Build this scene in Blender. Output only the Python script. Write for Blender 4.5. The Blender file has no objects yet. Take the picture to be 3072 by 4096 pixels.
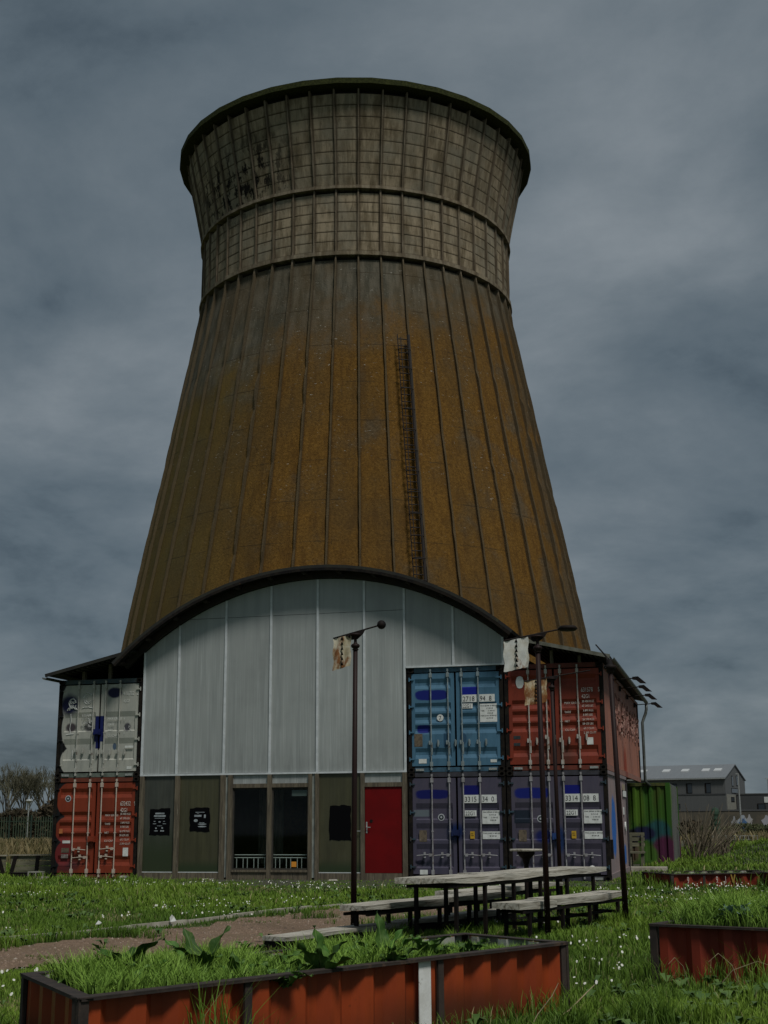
import bpy, math, random
import numpy as np
from mathutils import Matrix, Vector
random.seed(7); rng = np.random.default_rng(11)
R = math.radians
scene = bpy.context.scene
col = scene.collection

# ------------------------------------------------------------------ camera, sky, sun, exposure
CAM_H = 1.408
cam_data = bpy.data.cameras.new('camera')
cam = bpy.data.objects.new('camera', cam_data); col.objects.link(cam)
cam_data.sensor_fit = 'VERTICAL'; cam_data.sensor_height = 24.0
cam_data.lens = 5300 / 4096 * 24.0
cam_data.clip_start = 0.1; cam_data.clip_end = 5000
cam.matrix_world = Matrix.Translation((0, 0, CAM_H)) @ Matrix.Rotation(R(90 + 13.146), 4, 'X') @ Matrix.Rotation(-R(0.36), 4, 'Z')
scene.camera = cam

SUN_EL, SUN_AZ = 58.0, 152.0        # azimuth: compass-like, 180 = behind the camera, <180 = to its right
world = bpy.data.worlds.new('World'); scene.world = world; world.use_nodes = True
wn, wl = world.node_tree.nodes, world.node_tree.links
wn.clear()
def wnode(t, **kw):
    n = wn.new(t)
    for k, v in kw.items(): setattr(n, k, v)
    return n
sky = wnode('ShaderNodeTexSky', sky_type='NISHITA', sun_disc=False)
sky.sun_elevation = R(SUN_EL); sky.sun_rotation = R(SUN_AZ)
tc = wnode('ShaderNodeTexCoord')
sep = wnode('ShaderNodeSeparateXYZ'); wl.new(tc.outputs['Generated'], sep.inputs[0])
def wmath(op, a, b=None, c=None):
    n = wnode('ShaderNodeMath', operation=op)
    for i, v in enumerate((a, b, c)):
        if v is None: continue
        if isinstance(v, (int, float)): n.inputs[i].default_value = v
        else: wl.new(v, n.inputs[i])
    return n.outputs[0]
den = wmath('ADD', wmath('MAXIMUM', sep.outputs[2], 0.0), 0.26)
px, py = wmath('DIVIDE', sep.outputs[0], den), wmath('DIVIDE', sep.outputs[1], den)
cmb = wnode('ShaderNodeCombineXYZ'); wl.new(px, cmb.inputs[0]); wl.new(py, cmb.inputs[1])
def wnoise(scale, detail, rough, off, dist=0.0):
    mp = wnode('ShaderNodeMapping'); mp.inputs['Location'].default_value = off
    wl.new(cmb.outputs[0], mp.inputs[0])
    n = wnode('ShaderNodeTexNoise'); n.inputs['Scale'].default_value = scale
    n.inputs['Detail'].default_value = detail; n.inputs['Roughness'].default_value = rough
    n.inputs['Distortion'].default_value = dist
    wl.new(mp.outputs[0], n.inputs[0]); return n.outputs[0]
n1 = wnoise(1.7, 8, .56, (3.1, 1.7, 0), .3)
n2 = wnoise(0.75, 3, .5, (9.3, 4.2, 2))
n3 = wnoise(7.5, 8, .66, (1.3, 8.2, 5), .2)
v = wmath('ADD', wmath('MULTIPLY', n1, .62), wmath('ADD', wmath('MULTIPLY', n2, .30), wmath('MULTIPLY', n3, .10)))
ramp = wnode('ShaderNodeValToRGB')
el = ramp.color_ramp.elements
el[0].position = .425; el[0].color = (.62, .88, 1.1, 1)
el[1].position = .68; el[1].color = (2.45, 2.8, 3.05, 1)
e = el.new(.48); e.color = (1.08, 1.42, 1.68, 1)
e = el.new(.545); e.color = (1.45, 1.8, 2.06, 1)
low_ = wmath('POWER', wmath('SUBTRACT', 1.0, wmath('MAXIMUM', sep.outputs[2], 0.0)), 9.0)
v = wmath('ADD', v, wmath('MULTIPLY', low_, .06))
wl.new(v, ramp.inputs[0])
mixs = wnode('ShaderNodeMix', data_type='RGBA'); mixs.inputs[0].default_value = .95
wl.new(sky.outputs[0], mixs.inputs[6]); wl.new(ramp.outputs[0], mixs.inputs[7])
bg = wnode('ShaderNodeBackground'); bg.inputs[1].default_value = 0.068
wl.new(mixs.outputs[2], bg.inputs[0])
wout = wnode('ShaderNodeOutputWorld'); wl.new(bg.outputs[0], wout.inputs[0])

sun_data = bpy.data.lights.new('sun', 'SUN'); sun = bpy.data.objects.new('sun', sun_data); col.objects.link(sun)
sun_data.energy = 1.5; sun_data.angle = R(12); sun_data.color = (1, .97, .92)
sd = Vector((math.sin(R(SUN_AZ)) * math.cos(R(SUN_EL)), math.cos(R(SUN_AZ)) * math.cos(R(SUN_EL)), math.sin(R(SUN_EL))))
sun.rotation_euler = sd.to_track_quat('Z', 'Y').to_euler()
scene.view_settings.view_transform = 'Standard'; scene.view_settings.look = 'None'
scene.view_settings.exposure = 0.42; scene.view_settings.gamma = 1.0
scene.view_settings.use_curve_mapping = False
scene.cycles.max_bounces = 6; scene.cycles.transparent_max_bounces = 12

# ------------------------------------------------------------------ frames of reference
YAW = 0.25256692; FX, FY = 5.31251, 32.39554      # right front corner of the container building
CY, SY = math.cos(YAW), math.sin(YAW)
def B(u, w, z=0.0):                                # building frame -> world
    return Vector((FX + u * CY + w * SY, FY - u * SY + w * CY, z))

# ------------------------------------------------------------------ materials
def new_mat(name):
    m = bpy.data.materials.new(name); m.use_nodes = True
    nt = m.node_tree; nt.nodes.clear()
    out = nt.nodes.new('ShaderNodeOutputMaterial'); b = nt.nodes.new('ShaderNodeBsdfPrincipled')
    nt.links.new(b.outputs[0], out.inputs[0])
    return m, nt, b
class NT:
    def __init__(s, nt): s.nt = nt
    def n(s, t, **kw):
        x = s.nt.nodes.new(t)
        for k, v in kw.items(): setattr(x, k, v)
        return x
    def link(s, a, b): s.nt.links.new(a, b)
    def setin(s, inp, v):
        if hasattr(v, 'links') or isinstance(v, bpy.types.NodeSocket): s.link(v, inp)
        elif isinstance(v, (tuple, list)) and len(v) == 3 and inp.type == 'RGBA': inp.default_value = (*v, 1)
        else: inp.default_value = v
    def math(s, op, a, b=None, c=None, clamp=False):
        x = s.n('ShaderNodeMath', operation=op); x.use_clamp = clamp
        for i, v in enumerate((a, b, c)):
            if v is not None: s.setin(x.inputs[i], v)
        return x.outputs[0]
    def mix(s, f, a, b, blend='MIX'):
        x = s.n('ShaderNodeMix', data_type='RGBA', blend_type=blend)
        s.setin(x.inputs[0], f); s.setin(x.inputs[6], a); s.setin(x.inputs[7], b); return x.outputs[2]
    def coord(s, which='Object', scale=(1, 1, 1), loc=(0, 0, 0)):
        t = s.n('ShaderNodeTexCoord'); m = s.n('ShaderNodeMapping')
        m.inputs['Scale'].default_value = scale; m.inputs['Location'].default_value = loc
        s.link(t.outputs[which], m.inputs[0]); return m.outputs[0]
    def geo_pos(s, scale=(1, 1, 1), loc=(0, 0, 0)):
        t = s.n('ShaderNodeNewGeometry'); m = s.n('ShaderNodeMapping')
        m.inputs['Scale'].default_value = scale; m.inputs['Location'].default_value = loc
        s.link(t.outputs['Position'], m.inputs[0]); return m.outputs[0]
    def noise(s, vec, scale=5, detail=5, rough=.55, dist=0):
        x = s.n('ShaderNodeTexNoise'); x.inputs['Scale'].default_value = scale
        x.inputs['Detail'].default_value = detail; x.inputs['Roughness'].default_value = rough
        x.inputs['Distortion'].default_value = dist; s.link(vec, x.inputs[0]); return x.outputs[0]
    def maprange(s, v, a, b, c=0.0, d=1.0, smooth=True):
        x = s.n('ShaderNodeMapRange'); x.interpolation_type = 'SMOOTHSTEP' if smooth else 'LINEAR'
        s.setin(x.inputs[0], v)
        for i, k in enumerate((a, b, c, d)): s.setin(x.inputs[i + 1], k)
        return x.outputs[0]
    def bump(s, h, strength=.3, dist=.02):
        x = s.n('ShaderNodeBump'); x.inputs['Strength'].default_value = strength
        x.inputs['Distance'].default_value = dist; s.link(h, x.inputs['Height']); return x.outputs[0]
    def xyz(s, vec):
        x = s.n('ShaderNodeSeparateXYZ'); s.link(vec, x.inputs[0]); return x.outputs
    def rnd(s):
        return s.n('ShaderNodeObjectInfo').outputs['Random']

MATS = {}
def mat(name, c1, c2=None, c3=None, scale=4, stretch=(1, 1, 1), rough=.8, bump=.15, bscale=60, metal=0, lo=.38, hi=.62,
        lo3=.6, hi3=.7, scale3=9, vary=0.0, spec=.5, world=False, bdist=.01):
    if name in MATS: return MATS[name]
    m, nt, b = new_mat(name); k = NT(nt)
    vec = k.geo_pos(stretch) if world else k.coord('Object', stretch)
    c = c1
    if c2 is not None:
        f = k.maprange(k.noise(vec, scale, 6, .6), lo, hi); c = k.mix(f, c1, c2)
    if c3 is not None:
        f = k.maprange(k.noise(vec, scale3, 7, .65), lo3, hi3); c = k.mix(f, c, c3)
    if vary:
        f = k.math('MULTIPLY_ADD', k.rnd(), 2 * vary, 1 - vary)
        h = k.n('ShaderNodeHueSaturation'); k.setin(h.inputs['Value'], f); k.setin(h.inputs['Color'], c); c = h.outputs[0]
    k.setin(b.inputs['Base Color'], c)
    b.inputs['Roughness'].default_value = rough; b.inputs['Metallic'].default_value = metal
    b.inputs['Specular IOR Level'].default_value = spec
    if bump: k.link(k.bump(k.noise(vec, bscale, 4, .6), bump, bdist), b.inputs['Normal'])
    MATS[name] = m; return m

def paint_mat(name, base, base2, rust=(.07, .03, .015), blobs=(), scallop=None, rough=.55, rust_amt=.68, stretch=(1, 1, .35)):
    """weathered container paint; blobs = sprayed paint in container coordinates (kind, cx, cz, rx, rz, soft, colour, axis)"""
    m, nt, b = new_mat(name); k = NT(nt)
    raw = k.coord('Object'); vec = k.coord('Object', stretch)
    x, y, z = k.xyz(raw)[:3]
    c = k.mix(k.maprange(k.noise(vec, 2.3, 6, .6), .35, .65), base, base2)
    dirt = k.maprange(k.noise(k.coord('Object', (3, 3, .5)), 4, 7, .65), .5, .78)
    c = k.mix(k.math('MULTIPLY', dirt, .45), c, tuple(.45 * q for q in base))
    wob = k.math('MULTIPLY_ADD', k.noise(raw, 7, 4, .6), .3, -.15)
    for kind, cx, cz, rx, rz, soft, bc, ax in blobs:
        a = x if ax == 'x' else y
        dx = k.math('DIVIDE', k.math('SUBTRACT', a, cx), rx); dz = k.math('DIVIDE', k.math('SUBTRACT', z, cz), rz)
        if kind == 'e':
            d = k.math('SQRT', k.math('ADD', k.math('MULTIPLY', dx, dx), k.math('MULTIPLY', dz, dz)))
            d = k.math('ADD', d, wob)
        elif kind == 'p':                                # pill: superellipse
            d = k.math('POWER', k.math('ADD', k.math('POWER', k.math('ABSOLUTE', dx), 5.0), k.math('POWER', k.math('ABSOLUTE', dz), 3.0)), .25)
            d = k.math('ADD', d, k.math('MULTIPLY', wob, .7))
        else:
            d = k.math('MAXIMUM', k.math('ABSOLUTE', dx), k.math('ABSOLUTE', dz))
        f = k.maprange(d, 1 - soft, 1 + soft, 1.0, 0.0)
        c = k.mix(f, c, bc)
    if scallop:                                          # black painted edge with rounded lobes left free
        x_edge, lobes, bc = scallop
        keep = None
        for lx, lz, lrx, lrz in lobes:
            dx = k.math('DIVIDE', k.math('SUBTRACT', x, lx), lrx); dz = k.math('DIVIDE', k.math('SUBTRACT', z, lz), lrz)
            d = k.math('SQRT', k.math('ADD', k.math('MULTIPLY', dx, dx), k.math('MULTIPLY', dz, dz)))
            f = k.maprange(d, .96, 1.04, 1.0, 0.0)
            keep = f if keep is None else k.math('MAXIMUM', keep, f)
        edge = k.maprange(x, x_edge - .01, x_edge + .01, 1.0, 0.0)
        c = k.mix(k.math('MULTIPLY', edge, k.math('SUBTRACT', 1.0, keep)), c, bc)
    rn = k.maprange(k.noise(k.coord('Object', (1, 1, .7)), 9, 8, .7), rust_amt, rust_amt + .07)
    c = k.mix(rn, c, rust)
    k.setin(b.inputs['Base Color'], c); b.inputs['Roughness'].default_value = rough
    b.inputs['Specular IOR Level'].default_value = .35
    k.link(k.bump(k.noise(vec, 25, 5, .6), .12, .01), b.inputs['Normal'])
    return m

# ------------------------------------------------------------------ mesh builder
class MB:
    def __init__(s): s.v = []; s.f = []
    def add(s, vs, fs):
        o = len(s.v); s.v += [tuple(p) for p in vs]; s.f += [tuple(i + o for i in f) for f in fs]; return s
    def box(s, x0, x1, y0, y1, z0, z1):
        return s.add([(x0, y0, z0), (x1, y0, z0), (x1, y1, z0), (x0, y1, z0), (x0, y0, z1), (x1, y0, z1), (x1, y1, z1), (x0, y1, z1)],
                     [(0, 3, 2, 1), (4, 5, 6, 7), (0, 1, 5, 4), (1, 2, 6, 5), (2, 3, 7, 6), (3, 0, 4, 7)])
    def tube(s, pts, r, n=8, cap=True):
        pts = [Vector(p) for p in pts]; rs = r if isinstance(r, (list, tuple)) else [r] * len(pts)
        rings = []
        up = None
        for i, p in enumerate(pts):
            d = (pts[min(i + 1, len(pts) - 1)] - pts[max(i - 1, 0)])
            d = d.normalized() if d.length > 1e-9 else Vector((0, 0, 1))
            if up is None:
                up = Vector((0, 0, 1)) if abs(d.z) < .9 else Vector((1, 0, 0))
            a = d.cross(up)
            if a.length < 1e-6: a = d.cross(Vector((0, 1, 0)))
            a.normalize(); b = d.cross(a).normalized()
            rings.append([p + (a * math.cos(2 * math.pi * j / n) + b * math.sin(2 * math.pi * j / n)) * rs[i] for j in range(n)])
        vs = [q for ring in rings for q in ring]; fs = []
        for i in range(len(pts) - 1):
            for j in range(n):
                k = (j + 1) % n; fs.append((i * n + j, i * n + k, (i + 1) * n + k, (i + 1) * n + j))
        if cap:
            fs.append(tuple(range(n - 1, -1, -1))); fs.append(tuple((len(pts) - 1) * n + j for j in range(n)))
        return s.add(vs, fs)
    def lathe(s, prof, n=16, c=(0, 0, 0)):
        vs = []; fs = []
        for r, z in prof:
            for j in range(n):
                a = 2 * math.pi * j / n; vs.append((c[0] + r * math.cos(a), c[1] + r * math.sin(a), c[2] + z))
        for i in range(len(prof) - 1):
            for j in range(n):
                k = (j + 1) % n; fs.append((i * n + j, i * n + k, (i + 1) * n + k, (i + 1) * n + j))
        fs.append(tuple(range(n - 1, -1, -1))); fs.append(tuple((len(prof) - 1) * n + j for j in range(n)))
        return s.add(vs, fs)
    def prism(s, poly, axis, a, b):
        """poly: 2D points; extruded along axis between a and b. axis y: poly=(x,z); axis x: poly=(y,z); axis z: poly=(x,y)"""
        def P(p, t):
            return {'y': (p[0], t, p[1]), 'x': (t, p[0], p[1]), 'z': (p[0], p[1], t)}[axis]
        n = len(poly); vs = [P(p, a) for p in poly] + [P(p, b) for p in poly]
        fs = [tuple(range(n)), tuple(range(2 * n - 1, n - 1, -1))] + [(i, i + n, (i + 1) % n + n, (i + 1) % n) for i in range(n)]
        return s.add(vs, fs)
    def strip(s, prof, axis, a, b, close=False):
        """open profile swept along an axis, sheet only"""
        def P(p, t): return {'y': (p[0], t, p[1]), 'x': (t, p[0], p[1]), 'z': (p[0], p[1], t)}[axis]
        n = len(prof); vs = [P(p, a) for p in prof] + [P(p, b) for p in prof]
        return s.add(vs, [(i, i + 1, i + 1 + n, i + n) for i in range(n - 1)])
    def mesh(s, name, smooth=False, fix=True):
        me = bpy.data.meshes.new(name); me.from_pydata(s.v, [], s.f)
        if fix:
            import bmesh
            bm = bmesh.new(); bm.from_mesh(me); bmesh.ops.recalc_face_normals(bm, faces=bm.faces); bm.to_mesh(me); bm.free()
        if smooth: me.polygons.foreach_set('use_smooth', [True] * len(me.polygons))
        me.update(); return me
    def build(s, name, m, parent=None, smooth=False, loc=None, rot=None, fix=True):
        return link(name, s.mesh(name, smooth, fix), m, parent, loc, rot)
def link(name, me, m, parent=None, loc=None, rot=None):
    o = bpy.data.objects.new(name, me)
    if m is not None and not me.materials: me.materials.append(m)
    col.objects.link(o)
    if parent is not None: o.parent = parent
    if loc is not None: o.location = loc
    if rot is not None: o.rotation_euler = rot
    return o
def tag(o, label, cat, group=None, kind=None):
    if label: o['label'] = label
    if cat: o['category'] = cat
    if group: o['group'] = group
    if kind: o['kind'] = kind
    return o
def thing(name, label, cat, loc=(0, 0, 0), rz=0.0, group=None):
    o = bpy.data.objects.new(name, None); o.empty_display_size = .2; col.objects.link(o)
    o.location = loc; o.rotation_euler = (0, 0, rz); return tag(o, label, cat, group)
def structure(o): o['kind'] = 'structure'; return o
def copy_tree(o, parent=None):
    c = o.copy(); col.objects.link(c); c.parent = parent
    for ch in o.children: copy_tree(ch, c)
    return c
def raw_mesh(name, verts, loops, sizes, m, parent=None, attrs=None, smooth=False):
    me = bpy.data.meshes.new(name)
    me.vertices.add(len(verts)); me.vertices.foreach_set('co', np.asarray(verts, np.float32).ravel())
    me.loops.add(len(loops)); me.loops.foreach_set('vertex_index', np.asarray(loops, np.int32))
    sizes = np.asarray(sizes, np.int32); me.polygons.add(len(sizes))
    me.polygons.foreach_set('loop_start', np.concatenate([[0], np.cumsum(sizes)[:-1]]).astype(np.int32))
    if smooth: me.polygons.foreach_set('use_smooth', np.ones(len(sizes), bool))
    for an, av in (attrs or {}).items():
        a = me.attributes.new(an, 'FLOAT', 'POINT'); a.data.foreach_set('value', np.asarray(av, np.float32))
    me.update(calc_edges=True); me.validate()
    return link(name, me, m, parent)
TXT = {}
def text_mesh(s, size, sx=1.0):
    key = (s, size, sx)
    if key in TXT: return TXT[key]
    cu = bpy.data.curves.new('txt', 'FONT'); cu.body = s; cu.size = size; cu.extrude = .0012; cu.resolution_u = 2
    o = bpy.data.objects.new('txt', cu); col.objects.link(o)
    dg = bpy.context.evaluated_depsgraph_get(); dg.update()
    me = bpy.data.meshes.new_from_object(o.evaluated_get(dg)); me.transform(Matrix.Diagonal((sx, 1, 1, 1)))
    bpy.data.objects.remove(o); bpy.data.curves.remove(cu)
    me.materials.clear(); TXT[key] = me; return me
def lettering(s, x, z, y, size, m, parent, sx=1.0, rot=None):
    me = text_mesh(s, size, sx).copy(); me.materials.append(m)
    o = bpy.data.objects.new('lettering', me); col.objects.link(o); o.parent = parent
    o.location = (x, y, z); o.rotation_euler = rot or (R(90), 0, 0); return o

# shared materials
white_paint = mat('white_paint', (.62, .63, .6), (.5, .5, .46), scale=8, rough=.6, bump=0)
black_paint = mat('black_paint', (.012, .012, .014), (.02, .02, .02), rough=.6, bump=0)
dark_gap = mat('dark_gap', (.006, .006, .006), rough=1, bump=0, spec=0)
galv = mat('galvanised_steel', (.42, .45, .44), (.3, .3, .28), (.12, .07, .04), scale=12, rough=.5, lo3=.66, hi3=.74, metal=.2, bump=.1)
rod_mat = mat('lock_rod_paint', (.62, .58, .5), (.45, .4, .33), (.16, .08, .04), scale=10, scale3=16, lo3=.6, hi3=.7, rough=.55)
frame_dark = mat('container_frame_dark', (.009, .008, .008), (.02, .016, .012), (.07, .035, .015), scale=6, lo3=.64, hi3=.74, rough=.85, spec=.15)
wood_grey = mat('weathered_post_wood', (.155, .128, .085), (.085, .07, .048), (.22, .195, .14), scale=3, stretch=(6, 6, .5), scale3=5, lo3=.55, hi3=.7, rough=.85, bump=.4, bscale=14, bdist=.02)
plank_mat = mat('weathered_plank', (.58, .55, .47), (.36, .33, .265), (.16, .14, .1), scale=3, stretch=(.5, 9, 9), scale3=3.4, lo3=.5, hi3=.66, rough=.85, bump=.5, bscale=9, bdist=.02, vary=.08)
steel_black = mat('black_painted_steel', (.006, .005, .005), (.014, .009, .007), (.03, .014, .009), scale=7, spec=.2, rough=.7, lo3=.62, hi3=.7)
pole_mat = mat('red_brown_pole_paint', (.024, .0075, .006), (.014, .006, .005), (.05, .015, .008), scale=5, stretch=(1, 1, .25), spec=.25, rough=.6, lo3=.64, hi3=.7)

# ------------------------------------------------------------------ ground
def in_poly(x, y, poly):
    c = np.zeros(len(x), bool); j = len(poly) - 1
    for i in range(len(poly)):
        xi, yi = poly[i]; xj, yj = poly[j]
        c ^= ((yi > y) != (yj > y)) & (x < (xj - xi) * (y - yi) / (yj - yi + 1e-12) + xi); j = i
    return c
def ground_z(x, y):
    x = np.asarray(x, float); y = np.asarray(y, float)
    m = .8 * np.exp(-(((x - 17.2) / 3.4) ** 2 + ((y - 50) / 9.0) ** 2))      # grassy mound at the right
    m += .35 * np.exp(-(((x - 19) / 6.0) ** 2 + ((y - 70) / 16.0) ** 2))
    l = .3 * np.exp(-(((x + 17) / 7.0) ** 2 + ((y - 62) / 13.0) ** 2))
    b = .02 * np.sin(x * 1.7 + .4 * y) * np.sin(y * 1.1 - .3 * x) + .012 * np.sin(3.1 * x + 1) * np.sin(2.7 * y)
    near = np.clip((34 - y) / 6, 0, 1) * np.clip((y - 2) / 3, 0, 1)
    return m + l + b * near
def ground_material():
    m, nt, b = new_mat('ground_soil'); k = NT(nt)
    p = k.geo_pos(); x, y, z = k.xyz(p)[:3]
    g = k.mix(k.maprange(k.noise(p, .9, 6, .6), .35, .65), (.05, .085, .018), (.075, .10, .03))
    g = k.mix(k.maprange(k.noise(p, 14, 5, .7), .45, .7), g, (.035, .05, .015))
    straw = k.mix(k.noise(p, 6, 5, .7), (.2, .165, .09), (.11, .1, .045))
    g = k.mix(k.math('MULTIPLY', k.maprange(y, 42, 60), k.maprange(k.noise(p, .12, 4, .6), .35, .6)), g, straw)
    # trodden gravelly strip before the hall front
    uu = k.math('SUBTRACT', k.math('MULTIPLY', k.math('SUBTRACT', x, FX), CY), k.math('MULTIPLY', k.math('SUBTRACT', y, FY), SY))
    ww = k.math('ADD', k.math('MULTIPLY', k.math('SUBTRACT', x, FX), SY), k.math('MULTIPLY', k.math('SUBTRACT', y, FY), CY))
    band = k.math('MULTIPLY', k.maprange(ww, -5.0, -2.4), k.maprange(uu, -12.5, -8.8))
    gv = k.mix(k.maprange(k.noise(p, 45, 4, .7), .35, .7), (.045, .045, .04), (.13, .125, .105))
    g = k.mix(k.math('MULTIPLY', band, k.maprange(k.noise(p, 1.6, 6, .65), .34, .58)), g, gv)
    k.setin(b.inputs['Base Color'], g); b.inputs['Roughness'].default_value = .95; b.inputs['Specular IOR Level'].default_value = .1
    k.link(k.bump(k.noise(p, 22, 6, .7), .6, .03), b.inputs['Normal']); return m
def grid_ground():
    xs = np.concatenate([np.linspace(-2500, -60, 8), np.linspace(-40, 40, 161), np.linspace(60, 2500, 8)])
    ys = np.concatenate([[-60, -10], np.linspace(0, 90, 181), np.linspace(110, 3000, 10)])
    X, Y = np.meshgrid(xs, ys); Z = ground_z(X, Y)
    nx, ny = len(xs), len(ys)
    V = np.stack([X.ravel(), Y.ravel(), Z.ravel()], 1)
    i = np.arange(ny - 1)[:, None] * nx + np.arange(nx - 1)[None, :]; i = i.ravel()
    L = np.stack([i, i + 1, i + nx + 1, i + nx], 1).ravel()
    o = raw_mesh('ground', V, L, np.full(len(i), 4), ground_material(), smooth=True); return structure(o)
grid_ground()

PATH = [(-9.5, 3.5), (-5.2, 11.2), (-3.76, 13.57), (-2.54, 14.95), (-1.58, 16.05), (-.16, 19.2), (1.1, 21.4), (2.6, 22.3), (2.4, 23.0), (1.0, 23.2), (-.99, 22.45), (-2.02, 20.55), (-3.34, 17.85), (-4.43, 15.98), (-7.2, 12.2), (-12.0, 4.6)]
def path_sheet():
    m, nt, b = new_mat('path_gravel'); k = NT(nt); p = k.geo_pos()
    c = k.mix(k.maprange(k.noise(p, 30, 6, .75), .36, .66), (.15, .1, .068), (.33, .235, .165))
    c = k.mix(k.maprange(k.noise(p, 1.1, 5, .6), .4, .7), c, (.2, .145, .095))
    c = k.mix(k.maprange(k.noise(p, 75, 3, .6), .62, .72), c, (.05, .035, .025))
    k.setin(b.inputs['Base Color'], c); b.inputs['Roughness'].default_value = .95; b.inputs['Specular IOR Level'].default_value = .1
    k.link(k.bump(k.noise(p, 60, 5, .7), .8, .02), b.inputs['Normal'])
    # triangulated sheet following the ground
    g = .25; xs = np.arange(-12.2, 2.9, g); ys = np.arange(3.4, 23.4, g)
    X, Y = np.meshgrid(xs, ys); cx, cy = (X[:-1, :-1] + g / 2), (Y[:-1, :-1] + g / 2)
    wob = .15 * np.sin(cx * 3.1 + cy * 1.3)
    ins = in_poly((cx + wob).ravel(), cy.ravel(), PATH)
    V = np.stack([X.ravel(), Y.ravel(), ground_z(X, Y).ravel() + .012], 1)
    i = (np.arange(len(ys) - 1)[:, None] * len(xs) + np.arange(len(xs) - 1)[None, :]).ravel()[ins]
    L = np.stack([i, i + 1, i + len(xs) + 1, i + len(xs)], 1).ravel()
    return structure(raw_mesh('path', V, L, np.full(len(i), 4), m, smooth=True))
path_sheet()
def pebbles():
    r_ = np.random.default_rng(91); n = 16000; x = r_.uniform(-7, 2.6, n); y = r_.uniform(10, 23.2, n); s_ = in_poly(x, y, PATH); x, y = x[s_], y[s_]; n = len(x); rad = r_.uniform(.006, .02, n) * np.where(r_.random(n) < .05, 1.8, 1)
    z = ground_z(x, y) + .012; a = r_.uniform(0, 6.28, n); V = np.zeros((n, 5, 3))
    for j in range(4): t = a + j * math.pi / 2; V[:, j] = np.stack([x + np.cos(t) * rad * r_.uniform(.7, 1.3, n), y + np.sin(t) * rad * r_.uniform(.7, 1.3, n), z - .003], 1)
    V[:, 4] = np.stack([x, y, z + rad * r_.uniform(.5, 1, n)], 1); b = np.arange(n) * 5
    L = np.concatenate([np.stack([b + j, b + (j + 1) % 4, b + 4], 1) for j in range(4)]).ravel()
    tag(raw_mesh('gravel', V.reshape(-1, 3), L, np.full(n * 4, 3), mat('loose_gravel', (.3, .21, .15), (.12, .085, .06), (.42, .36, .3), scale=9, scale3=13, lo3=.58, hi3=.64, bump=0, world=True)), 'loose brown gravel scattered over the path', 'gravel', kind='stuff')
pebbles()
edging = thing('path_edging', 'pale concrete edging strip running between gravel path and lawn', 'kerb', (-2.98, 19.48, 0))
kerb_mat = mat('edging_concrete', (.5, .46, .38), (.34, .31, .25), (.16, .17, .09), scale=5, lo3=.58, hi3=.7, rough=.9)
KB = [(-6.6, 14.1), (-5.6, 15.6), (-4.71, 16.75), (-4.05, 17.75), (-3.45, 18.75), (-2.85, 19.75), (-2.3, 20.75), (-1.75, 21.75), (-1.2, 22.75), (-.7, 23.6)]
for i in range(len(KB) - 1):
    a, b_ = Vector((*KB[i], 0)), Vector((*KB[i + 1], 0)); d = (b_ - a); L = d.length - random.uniform(.02, .1)
    me = MB().box(0, L, -.035, .035, -.03, random.uniform(.055, .085))
    me.build('edging_slab', kerb_mat, edging, loc=a - Vector((-2.98, 19.48, 0)) + Vector((random.uniform(-.02, .02), 0, random.uniform(-.012, .012))), rot=(random.uniform(-.08, .08), random.uniform(-.012, .012), math.atan2(d.y, d.x)))

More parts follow.
